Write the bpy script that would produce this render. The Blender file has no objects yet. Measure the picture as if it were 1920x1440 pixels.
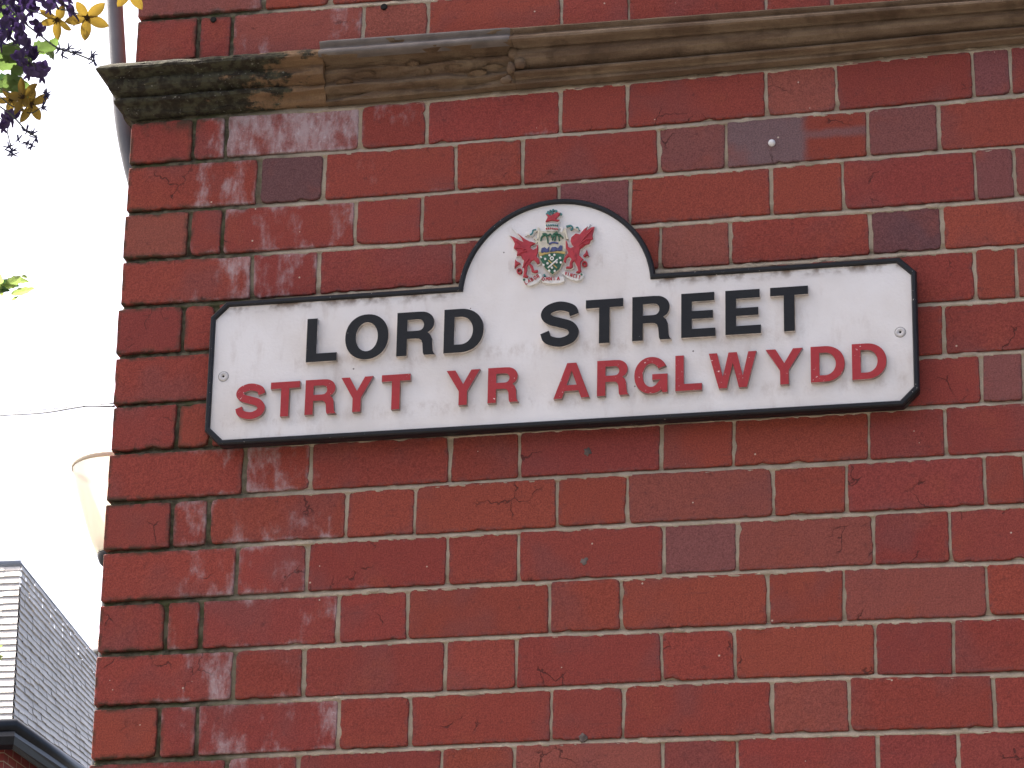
import bpy, bmesh, math, random
from mathutils import Vector, Matrix, noise
random.seed(7)
R = math.radians
SC = bpy.context.scene
COL = SC.collection

# ---------------------------------------------------------------- camera, sky, sun, exposure
Z0 = 3.81                                    # height of the sign's middle above the pavement
F, YAW, PIT, ROL = 6659.7, 0.21014, 0.38233, -0.01912
CAMP = Vector((1.81524, -5.29962, -2.18704 + Z0))
CROT = Matrix.Rotation(YAW, 3, 'Z') @ Matrix.Rotation(PIT, 3, 'X') @ Matrix.Rotation(ROL, 3, 'Y')
cam_d = bpy.data.cameras.new('camera'); cam = bpy.data.objects.new('camera', cam_d); COL.objects.link(cam)
cam_d.sensor_width = 36.0; cam_d.lens = F / 1920 * 36; cam_d.clip_end = 3000; cam_d.clip_start = 0.05
cam.matrix_world = Matrix.Translation(CAMP) @ CROT.to_4x4() @ Matrix.Rotation(R(90), 4, 'X')
SC.camera = cam

SUN_DIR = Vector((-0.52, 0.20, 0.83)).normalized()          # towards the sun
el = math.asin(SUN_DIR.z); az = math.atan2(SUN_DIR.x, SUN_DIR.y)
world = bpy.data.worlds.new('World'); SC.world = world; world.use_nodes = True
wn = world.node_tree.nodes; wl = world.node_tree.links
sky = wn.new('ShaderNodeTexSky'); sky.sky_type = 'NISHITA'; sky.sun_disc = False
sky.sun_elevation = el; sky.sun_rotation = az; sky.air_density = 0.8; sky.dust_density = 8.0; sky.ozone_density = 0.0
wl.new(sky.outputs[0], wn['Background'].inputs[0]); wn['Background'].inputs[1].default_value = 0.15
sd = bpy.data.lights.new('sun', 'SUN'); sd.energy = 4.0; sd.angle = R(0.5); sd.color = (1.0, 0.955, 0.88)
sun = bpy.data.objects.new('sun', sd); COL.objects.link(sun)
sun.rotation_euler = SUN_DIR.to_track_quat('Z', 'Y').to_euler(); sun.location = (-20, 10, 30)
vs = SC.view_settings; vs.view_transform = 'Standard'; vs.look = 'None'; vs.gamma = 1.0; vs.use_curve_mapping = False
vs.exposure = 1.72

def ray(px, py):
    return CROT @ Vector(((px - 960) / F, 1.0, (720 - py) / F))
def at(px, py, depth):                       # point at a distance along the view
    return CAMP + ray(px, py) * depth
def wall(px, py, y=0.0):                     # point on the plane of the wall (or proud of it)
    d = ray(px, py); return CAMP + d * ((y - CAMP.y) / d.y)

# ---------------------------------------------------------------- helpers
def obj(name, me, mat=None, parent=None, loc=None):
    o = bpy.data.objects.new(name, me); COL.objects.link(o)
    if mat is not None and me is not None and not me.materials:
        for m in (mat if isinstance(mat, (list, tuple)) else [mat]): me.materials.append(m)
    if parent is not None: o.parent = parent
    if loc is not None: o.location = loc
    return o
def tag(o, label, cat, group=None):
    o['label'] = label; o['category'] = cat
    if group: o['group'] = group
    return o
def thing(name, label, cat, loc=(0, 0, 0), group=None):
    o = bpy.data.objects.new(name, None); COL.objects.link(o); o.location = loc
    o.empty_display_size = 0.1
    return tag(o, label, cat, group)
def mesh(name, v, f, smooth=False):
    me = bpy.data.meshes.new(name); me.from_pydata([tuple(a) for a in v], [], f); me.update()
    if smooth: me.polygons.foreach_set('use_smooth', [True] * len(me.polygons))
    return me
class MB:
    def __init__(s): s.v = []; s.f = []
    def add(s, v, f):
        n = len(s.v); s.v += [tuple(a) for a in v]; s.f += [tuple(i + n for i in q) for q in f]; return s
    def box(s, a, b):
        (x0, y0, z0), (x1, y1, z1) = a, b
        return s.add([(x0,y0,z0),(x1,y0,z0),(x1,y1,z0),(x0,y1,z0),(x0,y0,z1),(x1,y0,z1),(x1,y1,z1),(x0,y1,z1)],
                     [(0,3,2,1),(4,5,6,7),(0,1,5,4),(1,2,6,5),(2,3,7,6),(3,0,4,7)])
    def tube(s, pts, r, n=10, cap=True):
        pts = [Vector(p) for p in pts]; rings = []
        up = Vector((0, 0, 1))
        for i, p in enumerate(pts):
            d = (pts[min(i+1, len(pts)-1)] - pts[max(i-1, 0)]).normalized()
            a = d.cross(up)
            if a.length < 0.05: a = d.cross(Vector((1, 0, 0)))
            a.normalize(); b = d.cross(a)
            rr = r[i] if isinstance(r, (list, tuple)) else r
            rings.append([p + (a*math.cos(t) + b*math.sin(t))*rr for t in [2*math.pi*k/n for k in range(n)]])
        v = [q for g in rings for q in g]; f = []
        for i in range(len(pts)-1):
            for k in range(n):
                f.append((i*n+k, i*n+(k+1) % n, (i+1)*n+(k+1) % n, (i+1)*n+k))
        if cap: f.append(tuple(range(n-1, -1, -1))); f.append(tuple((len(pts)-1)*n+k for k in range(n)))
        return s.add(v, f)
    def lathe(s, prof, n=40, c=(0, 0, 0), close=False):
        v = []; f = []
        for (r, z) in prof:
            for k in range(n):
                t = 2*math.pi*k/n; v.append((c[0]+r*math.cos(t), c[1]+r*math.sin(t), c[2]+z))
        m = len(prof)
        for i in range(m if close else m-1):
            for k in range(n):
                j = (i+1) % m
                f.append((i*n+k, i*n+(k+1) % n, j*n+(k+1) % n, j*n+k))
        return s.add(v, f)
    def build(s, name, mat, parent=None, smooth=False, loc=None):
        return obj(name, mesh(name, s.v, s.f, smooth), mat, parent, loc)
def catmull(pts, n=8):
    P = [Vector(p) for p in pts]; P = [P[0]*2-P[1]] + P + [P[-1]*2-P[-2]]; out = []
    for i in range(1, len(P)-2):
        for k in range(n):
            t = k/n; a, b, c, d = P[i-1], P[i], P[i+1], P[i+2]
            out.append(0.5*((2*b) + (c-a)*t + (2*a-5*b+4*c-d)*t*t + (3*b-a-3*c+d)*t**3))
    out.append(P[-2]); return out
def nz(x, y=0.0, z=0.0): return noise.noise(Vector((x, y, z)))

# ---------------------------------------------------------------- material helper
class NT:
    def __init__(s, name, rough=0.8, spec=0.3):
        s.m = bpy.data.materials.new(name); s.m.use_nodes = True; s.n = s.m.node_tree.nodes; s.l = s.m.node_tree.links
        s.b = s.n['Principled BSDF']; s.b.inputs['Roughness'].default_value = rough
        s.b.inputs['Specular IOR Level'].default_value = spec
        s.pos = s.n.new('ShaderNodeNewGeometry').outputs['Position']
    def _in(s, sock, v):
        if isinstance(v, (int, float)): sock.default_value = v
        elif isinstance(v, (tuple, list)): sock.default_value = tuple(v) if len(v) == len(sock.default_value) else tuple(v) + (1.0,)
        else: s.l.new(v, sock)
    def math(s, op, a, b=0.0, c=0.0, clamp=False):
        n = s.n.new('ShaderNodeMath'); n.operation = op; n.use_clamp = clamp
        s._in(n.inputs[0], a); s._in(n.inputs[1], b); s._in(n.inputs[2], c); return n.outputs[0]
    def vmath(s, op, a, b):
        n = s.n.new('ShaderNodeVectorMath'); n.operation = op; s._in(n.inputs[0], a); s._in(n.inputs[1], b); return n.outputs[0]
    def noise(s, scale, detail=3.0, vec=None, rough=0.55, dist=0.0):
        n = s.n.new('ShaderNodeTexNoise'); n.inputs['Scale'].default_value = scale; n.inputs['Detail'].default_value = detail
        n.inputs['Roughness'].default_value = rough; n.inputs['Distortion'].default_value = dist
        s.l.new(vec if vec is not None else s.pos, n.inputs['Vector']); return n.outputs[0]
    def voro(s, scale, vec=None, rnd=1.0):
        n = s.n.new('ShaderNodeTexVoronoi'); n.inputs['Scale'].default_value = scale; n.inputs['Randomness'].default_value = rnd
        s.l.new(vec if vec is not None else s.pos, n.inputs['Vector']); return n.outputs['Distance'], n.outputs['Color']
    def step(s, v, a, b):                     # smooth ramp from a to b -> 0..1
        n = s.n.new('ShaderNodeMapRange'); n.interpolation_type = 'SMOOTHSTEP'
        s._in(n.inputs[0], v); n.inputs[1].default_value = a; n.inputs[2].default_value = b; return n.outputs[0]
    def mix(s, f, a, b, mode='MIX'):
        n = s.n.new('ShaderNodeMix'); n.data_type = 'RGBA'; n.blend_type = mode
        s._in(n.inputs[0], f); s._in(n.inputs[6], a); s._in(n.inputs[7], b); return n.outputs[2]
    def sep(s, v=None):
        n = s.n.new('ShaderNodeSeparateXYZ'); s.l.new(v if v is not None else s.pos, n.inputs[0]); return n.outputs
    def attr(s, name):
        n = s.n.new('ShaderNodeAttribute'); n.attribute_name = name; return n.outputs['Fac']
    def color(s, v): s._in(s.b.inputs['Base Color'], v); return s
    def rough(s, v): s._in(s.b.inputs['Roughness'], v); return s
    def bump(s, h, strength=0.5, dist=0.002):
        n = s.n.new('ShaderNodeBump'); n.inputs['Strength'].default_value = strength; n.inputs['Distance'].default_value = dist
        s._in(n.inputs['Height'], h); s.l.new(n.outputs[0], s.b.inputs['Normal']); return s

def simple(name, col, rough=0.7, var=0.15, scale=20, spec=0.3, bump=0.0):
    t = NT(name, rough, spec)
    n = t.noise(scale, 4)
    t.color(t.mix(t.step(n, 0.3, 0.7), tuple(c*(1-var) for c in col), tuple(c*(1+var) for c in col)))
    if bump: t.bump(t.noise(scale*6, 4), bump, 0.002)
    return t.m

def m_brick():
    t = NT('brick_clay', 0.86, 0.14)
    oi = t.n.new('ShaderNodeObjectInfo')
    rv = t.n.new('ShaderNodeCombineXYZ'); t.l.new(t.math('MULTIPLY', oi.outputs['Random'], 37.0), rv.inputs[0]); t.l.new(t.math('MULTIPLY', oi.outputs['Random'], 91.0), rv.inputs[2])
    p = t.vmath('ADD', t.pos, rv.outputs[0])
    x, y, z = t.sep()
    split = t.attr('split'); wv = t.math('MULTIPLY', t.math('SUBTRACT', t.noise(28, 4), 0.5), 0.016)
    sx_ = wall(1508, 250); sz_ = wall(1563, 248)
    m1 = t.step(t.math('ADD', x, wv), sx_.x-0.008, sx_.x+0.010)
    zr = t.math('ABSOLUTE', t.math('ADD', t.math('SUBTRACT', z, sz_.z), wv))
    m2 = t.math('ADD', 0.35, t.math('MULTIPLY', t.step(zr, 0.002, 0.014), 0.65))
    base = t.mix(t.math('MULTIPLY', split, t.math('MULTIPLY', m1, m2)), oi.outputs['Color'], (0.225, 0.050, 0.034))
    big = t.noise(7, 2, p)
    c = t.mix(t.math('MULTIPLY', t.step(big, 0.50, 0.68), 0.50), base, (0.178, 0.060, 0.056))
    c = t.mix(t.math('MULTIPLY', t.step(t.noise(11, 3, t.vmath('ADD', p, (3, 5, 9))), 0.52, 0.75), 0.5), c, (0.262, 0.064, 0.040))
    # fine firing marks, dark pits and fired specks
    c = t.mix(1.0, c, t.mix(t.step(t.noise(420, 4, p, 0.7), 0.22, 0.78), (0.62, 0.60, 0.60), (1.38, 1.38, 1.38)), 'MULTIPLY')
    c = t.mix(t.math('MULTIPLY', t.step(t.noise(60, 6, p, 0.7), 0.57, 0.70), 0.45), c, (0.085, 0.033, 0.031))
    drag = t.noise(1.0, 3, t.vmath('MULTIPLY', p, (14, 14, 150)))
    c = t.mix(t.math('MULTIPLY', t.step(drag, 0.60, 0.72), 0.25), c, (0.10, 0.04, 0.038))
    edge = t.attr('edge')
    en = t.noise(75, 4, p)
    c = t.mix(t.math('MULTIPLY', t.math('MULTIPLY', edge, t.step(en, 0.42, 0.62)), 0.42), c, (0.125, 0.066, 0.068))
    gap = t.math('MULTIPLY', t.step(edge, 0.72, 1.0), t.step(t.noise(120, 5, p, 0.7), 0.50, 0.60))
    c = t.mix(t.math('MULTIPLY', gap, 0.45), c, (0.040, 0.022, 0.020))
    vn = t.n.new('ShaderNodeTexVoronoi'); vn.feature = 'DISTANCE_TO_EDGE'; vn.inputs['Scale'].default_value = 17.0
    wp_ = t.n.new('ShaderNodeTexNoise'); wp_.inputs['Scale'].default_value = 45.0; wp_.inputs['Detail'].default_value = 4.0; t.l.new(p, wp_.inputs['Vector'])
    t.l.new(t.vmath('ADD', p, t.vmath('MULTIPLY', wp_.outputs['Color'], (0.035, 0.035, 0.035))), vn.inputs['Vector'])
    crack = t.math('MULTIPLY', t.step(vn.outputs['Distance'], 0.022, 0.006), t.step(t.noise(9, 2, t.vmath('ADD', p, (7, 1, 2))), 0.60, 0.66))
    c = t.mix(t.math('MULTIPLY', crack, 0.7), c, (0.050, 0.022, 0.020))
    # salt bloom in patches and streaks
    al = t.math('MULTIPLY', oi.outputs['Alpha'], t.math('ADD', 0.12, t.math('MULTIPLY', t.step(t.math('ADD', x, t.math('MULTIPLY', t.noise(20, 3), 0.06)), 0.10, 0.19), 0.88)))
    sv = t.vmath('MULTIPLY', p, (80, 80, 30))
    st = t.noise(1.0, 7, sv, 0.66, 0.3)
    patch = t.math('ADD', t.noise(13, 5, t.vmath('MULTIPLY', p, (1.25, 1, 0.7)), 0.65), t.math('MULTIPLY', edge, 0.06))
    pf = t.step(t.math('ADD', patch, t.math('MULTIPLY', al, 0.27)), 0.62, 0.80)
    sf = t.step(t.math('ADD', st, t.math('MULTIPLY', al, 0.10)), 0.38, 0.72)
    bl = t.math('MULTIPLY', t.math('MULTIPLY', pf, t.math('ADD', t.math('MULTIPLY', sf, 0.62), 0.14)), t.step(al, 0.0, 0.25))
    crust = t.math('MULTIPLY', t.math('MULTIPLY', t.step(t.noise(130, 6, p, 0.75), 0.54, 0.66), pf), t.math('MULTIPLY', t.step(al, 0.0, 0.3), 0.40))
    c = t.mix(t.math('MULTIPLY', t.math('ADD', bl, crust, clamp=True), 0.86), c, (0.45, 0.375, 0.38))
    # dirt and moss creeping from the joints next to the corner
    left = t.step(x, 0.30, 0.0)
    ms = t.math('MULTIPLY', t.math('MULTIPLY', left, edge), t.step(t.noise(45, 4), 0.40, 0.60))
    c = t.mix(t.math('MULTIPLY', ms, 0.85), c, (0.035, 0.036, 0.022))
    und = t.math('MULTIPLY', t.math('MULTIPLY', t.step(z, Z0+0.490, Z0+0.53), t.math('LESS_THAN', z, Z0+0.56)), t.step(x, 0.30, 0.08))
    c = t.mix(t.math('MULTIPLY', und, t.step(t.noise(30, 5), 0.42, 0.62)), c, (0.045, 0.042, 0.028))
    vd, _ = t.voro(28, p)
    sp = t.math('MULTIPLY', t.math('LESS_THAN', vd, 0.045), t.math('GREATER_THAN', t.noise(6, 1, p), 0.52))
    c = t.mix(t.math('MULTIPLY', sp, 0.75), c, (0.55, 0.45, 0.36))
    t.color(c)
    h = t.math('ADD', t.math('MULTIPLY', t.noise(180, 4, p), 0.5), t.math('MULTIPLY', t.noise(28, 5, p, 0.6), 1.3))
    h = t.math('SUBTRACT', h, t.math('MULTIPLY', crack, 0.8))
    t.bump(h, 0.75, 0.0026)
    return t.m
def m_mortar():
    t = NT('mortar', 0.9, 0.15)
    x, y, z = t.sep()
    n = t.noise(30, 5)
    c = t.mix(t.step(n, 0.3, 0.7), (0.315, 0.255, 0.185), (0.415, 0.345, 0.26))
    c = t.mix(1.0, c, t.mix(t.noise(420, 3), (0.72, 0.72, 0.72), (1.25, 1.25, 1.25)), 'MULTIPLY')
    c = t.mix(t.math('MULTIPLY', t.step(t.noise(9, 4), 0.5, 0.72), 0.6), c, (0.20, 0.14, 0.09))
    old = t.step(t.math('ADD', x, t.math('MULTIPLY', t.noise(8, 4), 0.26)), 0.48, 0.30)
    oc = t.mix(t.step(t.noise(60, 4), 0.35, 0.65), (0.050, 0.043, 0.028), (0.135, 0.118, 0.078))
    oc = t.mix(t.math('MULTIPLY', t.step(t.noise(22, 4), 0.5, 0.62), 0.7), oc, (0.052, 0.060, 0.022))
    t.color(t.mix(old, c, oc))
    t.bump(t.math('ADD', t.noise(260, 4), t.math('MULTIPLY', t.noise(60, 3), 1.0)), 0.6, 0.0018)
    return t.m
def m_stone(name, base, warm, mossy):
    t = NT(name, 0.9, 0.15)
    x, y, z = t.sep()
    sv = t.vmath('MULTIPLY', t.pos, (9, 9, 55))
    c = t.mix(t.step(t.noise(1.0, 5, sv, 0.6), 0.32, 0.68), base, warm)
    c = t.mix(t.math('MULTIPLY', t.step(t.noise(26, 5), 0.5, 0.7), 0.5), c, tuple(v*0.55 for v in base))
    c = t.mix(1.0, c, t.mix(t.noise(380, 3), (0.75, 0.75, 0.75), (1.25, 1.25, 1.25)), 'MULTIPLY')
    if mossy:
        lf = t.step(x, 0.42, 0.04)
        k = t.math('ADD', t.noise(19, 6, None, 0.68), t.math('MULTIPLY', lf, 0.36))
        k = t.math('ADD', k, t.math('MULTIPLY', t.step(z, Z0+0.56, Z0+0.63), 0.08))
        k = t.math('ADD', k, t.math('MULTIPLY', t.math('SUBTRACT', t.noise(1, 4, t.vmath('MULTIPLY', t.pos, (6, 6, 90))), 0.5), 0.35)); f = t.step(k, 0.60, 0.70)
        mc = t.mix(t.step(t.noise(70, 4), 0.4, 0.62), (0.016, 0.016, 0.013), (0.050, 0.051, 0.033))
        mc = t.mix(t.step(t.noise(130, 4, None, 0.7), 0.62, 0.72), mc, (0.24, 0.23, 0.20))
        c = t.mix(t.math('MULTIPLY', f, 0.93), c, mc)
    t.color(c); t.bump(t.math('ADD', t.noise(160, 5, None, 0.65), t.math('MULTIPLY', t.noise(32, 4), 1.2)), 0.7, 0.003 if mossy else 0.0022)
    return t.m
def m_paint(name, col, chip, chip_lo, chip_hi, rough=0.4, dirt=0.3, dirtcol=(0.25, 0.2, 0.15), spec=0.25):
    t = NT(name, rough, spec)
    n = t.noise(16, 5, None, 0.6)
    c = t.mix(t.math('MULTIPLY', t.step(n, 0.42, 0.72), dirt), col, dirtcol)
    c = t.mix(1.0, c, t.mix(t.noise(300, 2), (0.88, 0.88, 0.88), (1.12, 1.12, 1.12)), 'MULTIPLY')
    k = t.math('ADD', t.noise(200, 4, None, 0.6), t.math('MULTIPLY', t.noise(12, 2), 0.25))
    c = t.mix(t.step(k, chip_lo, chip_hi), c, chip)
    t.color(c); t.bump(t.math('ADD', t.noise(240, 3), t.noise(60, 2)), 0.22, 0.0012)
    return t.m
def m_plate():
    t = NT('white_sign_paint', 0.5, 0.35)
    x, y, z = t.sep()
    c = t.mix(t.step(t.noise(6, 4), 0.35, 0.7), (0.74, 0.715, 0.705), (0.66, 0.62, 0.59))
    sv = t.vmath('MULTIPLY', t.pos, (34, 34, 12))
    st = t.math('MULTIPLY', t.step(t.noise(1, 6, sv, 0.65), 0.50, 0.72), t.step(t.noise(9, 4), 0.42, 0.62))
    c = t.mix(t.math('MULTIPLY', st, 0.36), c, (0.42, 0.345, 0.30))
    # grime lodged against the raised rim
    up = t.math('MAXIMUM', t.step(z, Z0+0.132, Z0+0.152), 0.0)
    rim = t.math('MULTIPLY', up, t.math('GREATER_THAN', t.math('ABSOLUTE', t.math('SUBTRACT', x, 0.760)), 0.168))
    c = t.mix(t.math('MULTIPLY', rim, t.step(t.noise(40, 5), 0.40, 0.66)), c, (0.20, 0.145, 0.11))
    c = t.mix(t.math('MULTIPLY', t.step(t.noise(75, 5, None, 0.7), 0.66, 0.74), 0.30), c, (0.24, 0.20, 0.17))
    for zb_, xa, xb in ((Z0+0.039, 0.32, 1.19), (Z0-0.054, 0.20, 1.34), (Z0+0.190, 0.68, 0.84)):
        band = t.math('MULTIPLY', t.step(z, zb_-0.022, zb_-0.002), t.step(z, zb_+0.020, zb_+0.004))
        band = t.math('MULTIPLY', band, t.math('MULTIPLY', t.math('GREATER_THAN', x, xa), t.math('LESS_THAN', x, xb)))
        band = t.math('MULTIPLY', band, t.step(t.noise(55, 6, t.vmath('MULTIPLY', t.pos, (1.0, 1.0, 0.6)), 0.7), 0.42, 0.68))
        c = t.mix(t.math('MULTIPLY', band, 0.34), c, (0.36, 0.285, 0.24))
    vd, _ = t.voro(26)
    sp = t.math('MULTIPLY', t.math('LESS_THAN', vd, 0.042), t.math('GREATER_THAN', t.noise(9, 1), 0.53))
    c = t.mix(t.math('MULTIPLY', sp, 0.8), c, (0.07, 0.05, 0.045))
    t.color(c); t.bump(t.math('ADD', t.noise(190, 3), t.math('MULTIPLY', t.noise(45, 3), 1.0)), 0.30, 0.0016)
    return t.m
def m_leaf(name, col, trans=0.5):
    m = bpy.data.materials.new(name); m.use_nodes = True; n = m.node_tree.nodes; l = m.node_tree.links
    b = n['Principled BSDF']; b.inputs['Roughness'].default_value = 0.55
    g = n.new('ShaderNodeNewGeometry'); nz_ = n.new('ShaderNodeTexNoise'); nz_.inputs['Scale'].default_value = 90
    l.new(g.outputs['Position'], nz_.inputs['Vector'])
    mx = n.new('ShaderNodeMix'); mx.data_type = 'RGBA'
    mx.inputs[6].default_value = (*[c*0.75 for c in col], 1); mx.inputs[7].default_value = (*[c*1.2 for c in col], 1)
    l.new(nz_.outputs[0], mx.inputs[0]); l.new(mx.outputs[2], b.inputs['Base Color'])
    tr = n.new('ShaderNodeBsdfTranslucent'); l.new(mx.outputs[2], tr.inputs[0])
    ms = n.new('ShaderNodeMixShader'); ms.inputs[0].default_value = trans
    l.new(b.outputs[0], ms.inputs[1]); l.new(tr.outputs[0], ms.inputs[2]); l.new(ms.outputs[0], n['Material Output'].inputs[0])
    return m

M = dict(brick=m_brick(), mortar=m_mortar(),
    stone_moss=m_stone('mossy_sandstone', (0.140, 0.085, 0.050), (0.205, 0.128, 0.072), True),
    stone_flaky=m_stone('flaking_sandstone', (0.120, 0.074, 0.046), (0.175, 0.124, 0.080), False),
    stone_brown=m_stone('brown_sandstone', (0.112, 0.072, 0.047), (0.195, 0.138, 0.092), False),
    repair=simple('grey_cement_wash', (0.145, 0.124, 0.112), 0.85, 0.18, 30, bump=0.3),
    plate=m_plate(),
    black=m_paint('black_sign_paint', (0.011, 0.012, 0.015), (0.50, 0.46, 0.42), 0.835, 0.86, 0.42, 0.35, (0.024, 0.023, 0.024)),
    blackletter=m_paint('black_letter_paint', (0.010, 0.0105, 0.012), (0.45, 0.43, 0.41), 0.855, 0.88, 0.45, 0.4, (0.020, 0.020, 0.021)),
    red=m_paint('red_letter_paint', (0.36, 0.035, 0.040), (0.74, 0.64, 0.60), 0.800, 0.825, 0.38, 0.35, (0.26, 0.030, 0.032)),
    side=simple('dirty_white_edge', (0.50, 0.45, 0.41), 0.6, 0.3, 60),
    side_red=simple('dirty_edge_under_red', (0.30, 0.22, 0.20), 0.6, 0.35, 60),
    screw=simple('painted_screw', (0.55, 0.53, 0.52), 0.4, 0.1, 80),
    dark=simple('dark_hole', (0.012, 0.011, 0.010), 0.9, 0.2, 60),
    ivory=simple('white_plastic', (0.75, 0.74, 0.74), 0.35, 0.03, 60),
    plug=simple('grey_filler', (0.125, 0.098, 0.088), 0.95, 0.3, 90, bump=0.5),
    pipe=simple('grey_pipe_paint', (0.125, 0.13, 0.145), 0.6, 0.15, 12, bump=0.15))

# ---------------------------------------------------------------- ground
def sheet(name, x0, x1, y0, y1, z0, z1, mat):
    o = MB().box((x0, y0, z0), (x1, y1, z1)).build(name, mat); o['kind'] = 'structure'; return o
def m_ground(name, a, b, sc):
    t = NT(name, 0.9, 0.2)
    c = t.mix(t.step(t.noise(sc, 6), 0.35, 0.65), a, b)
    c = t.mix(1.0, c, t.mix(t.noise(90, 3), (0.75,)*3, (1.25,)*3), 'MULTIPLY')
    t.color(c); t.bump(t.noise(120, 4), 0.5, 0.004); return t.m
sheet('ground', -400, 400, -400, 400, -0.60, -0.104, m_ground('ground_asphalt', (0.045,)*3, (0.06, 0.058, 0.056), 0.6))
def m_paving():
    t = NT('paving_slabs', 0.85, 0.2)
    bt = t.n.new('ShaderNodeTexBrick'); bt.inputs['Scale'].default_value = 1.0
    bt.inputs['Brick Width'].default_value = 0.6; bt.inputs['Row Height'].default_value = 0.45; bt.inputs['Mortar Size'].default_value = 0.006
    bt.inputs['Color1'].default_value = (0.125, 0.12, 0.112, 1); bt.inputs['Color2'].default_value = (0.155, 0.148, 0.138, 1); bt.inputs['Mortar'].default_value = (0.08, 0.075, 0.07, 1)
    t.l.new(t.pos, bt.inputs['Vector'])
    t.color(t.mix(1.0, bt.outputs[0], t.mix(t.noise(3, 6), (0.7,)*3, (1.2,)*3), 'MULTIPLY')); t.bump(t.noise(150, 4), 0.4, 0.003)
    return t.m
sheet('pavement', -14, 14, -9.0, 6.0, -0.104, 0.0, m_paving())

# ---------------------------------------------------------------- the brick building at the corner
H = 0.1165; CH = 0.08865
BED = {1:[(257,37),(493,25),(800,5)],
2:[(247,227),(360,218),(673,198),(1050,163),(1177,154),(1435,130),(1567,117),(1823,93),(1913,82)],
3:[(240,308),(360,300),(480,293),(673,283),(1050,250),(1233,238),(1435,218),(1623,205),(1913,175)],
4:[(238,397),(480,383),(660,375),(853,358),(1053,342),(1233,325),(1360,318),(1627,293),(1913,272)],
5:[(232,486),(475,475),(853,450),(1280,417),(1447,402),(1633,393),(1767,383),(1913,368)],
6:[(227,573),(470,563),(1693,475),(1767,468),(1913,460)],
7:[(220,667),(390,657),(1727,570),(1920,558)],
8:[(213,760),(387,750),(1727,667),(1920,657)],
9:[(207,850),(393,838),(1700,763),(1920,753)],
10:[(200,942),(457,927),(650,917),(842,906),(972,896),(1237,882),(1375,878),(1630,863),(1777,855),(1913,848)],
11:[(193,1035),(320,1027),(447,1020),(647,1010),(793,1003),(1043,990),(1177,983),(1380,973),(1637,961),(1782,951),(1915,946)],
12:[(190,1132),(443,1118),(573,1112),(793,1102),(833,1098),(1030,1088),(1243,1077),(1440,1070),(1640,1059),(1913,1053)],
13:[(180,1227),(310,1219),(440,1216),(570,1212),(763,1200),(837,1195),(1030,1188),(1240,1180),(1377,1175),(1580,1164),(1787,1160),(1913,1155)],
14:[(173,1328),(300,1320),(437,1315),(567,1308),(770,1300),(833,1298),(1035,1288),(1240,1278),(1380,1275),(1590,1267),(1860,1265)],
15:[(167,1430),(290,1422),(427,1417),(633,1407),(720,1404),(967,1393),(1243,1383),(1380,1380),(1593,1373),(1913,1365)]}
EV = [1,1.5,3.5,4.5,6.5,7.5,9.5,10.5,12.5,13.0,15.0,16.0]      # joints of a header-corner course, in half-brick units
OD = [2,3,5,6,8,9,11,12,14,15]                                   # joints of a stretcher-corner course
J = {0:[(494,7),(620,2)],
1:[(371,67),(434,67),(681,50),(803,33),(1053,23),(1179,17),(1435,7)],
2:[(361.7,260),(423,258),(675.7,240),(800,227),(1050.7,207),(1176.7,197),(1436,173),(1567.7,160),(1824.3,133),(1894,130)],
3:[(485,340),(608,333),(855,313),(980,300),(1235,280),(1362,273),(1626.7,250),(1760,237)],
4:[(354,433),(416.7,437),(666,417),(791.5,412),(1048,358),(1180.7,377),(1446.7,360),(1580.7,347),(1828.3,327),(1901.7,323)],
5:[(472.7,513),(597.3,513),(851.7,467),None,(1238,460),(1369,447),(1632,437),(1766.7,427)],
6:[(342.7,613),(405,580),None,None,None,None,None,None,(1827.7,520),(1906.7,517)],
7:[None,None,None,None,None,None,None,(1770,613)],
8:[(331.7,797),(393,830),None,None,None,None,None,None,(1840,707),(1918,700)],
9:[(457.7,887),(583.3,880),(843.75,860),(973.75,855),(1240,840),(1375.5,832),(1629,820),(1773,803)],
10:[(322,967),(390.5,967),(650,963),(777.5,963),(1043.75,940),(1177,935),(1450,917),(1587.7,913),(1846.7,900)],
11:[(443,1070),(575.7,1063),(839,1050),(972,1043),(1244,1027),(1382.7,1023),(1637.7,1010),(1781.7,1003)],
12:[(310.7,1173),(376.7,1167),(634,1157),(764.5,1150),(1030,1140),(1164,1130),(1440,1120),(1581.7,1113),(1850.7,1103)],
13:[(437.7,1267),(570,1253),(835,1250),(967.7,1243),(1240.7,1230),(1377.3,1227),(1641,1217),(1787.7,1210)],
14:[(297.3,1370),(368,1370),(635,1357),(769,1350),(1034,1337),(1169,1333),(1448,1327),(1593,1320),(1864,1317)],
15:[(424,1430),(559,1427),(829,1423),(965,1417),(1242,1417),(1383,1413),(1646,1407),(1797,1407)]}
BEDP = {}
for k, pts in BED.items():
    BEDP[k] = sorted((wall(*p).x, wall(*p).z) for p in pts)
def bed(k, x):                                # height of the bed joint above course k at x, eased between measured points
    if k == 1.5: return bed(1, x) - CH - 0.002
    if k < 1: return bed(1, x) + (1-k)*CH
    if k > 15: return bed(15, x) - (k-15)*CH
    P = BEDP[k]
    xs = [p[0] for p in P]; n = len(P); sx = sum(xs)/n; sz = sum(p[1] for p in P)/n
    den = sum((a-sx)**2 for a in xs)
    if k == 1: lin = P[0][1] - 0.010*(x)
    else: lin = sz + (x-sx)*sum((p[0]-sx)*(p[1]-sz) for p in P)/den
    w = 0.0; d = 0.0
    for p in P:
        q = math.exp(-((x-p[0])/0.16)**2); r = p[1] - (sz + (p[0]-sx)*sum((a[0]-sx)*(a[1]-sz) for a in P)/den)
        w += q; d += q*r
    return lin + (d/(w+0.15) if k != 1 else 0)
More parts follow.
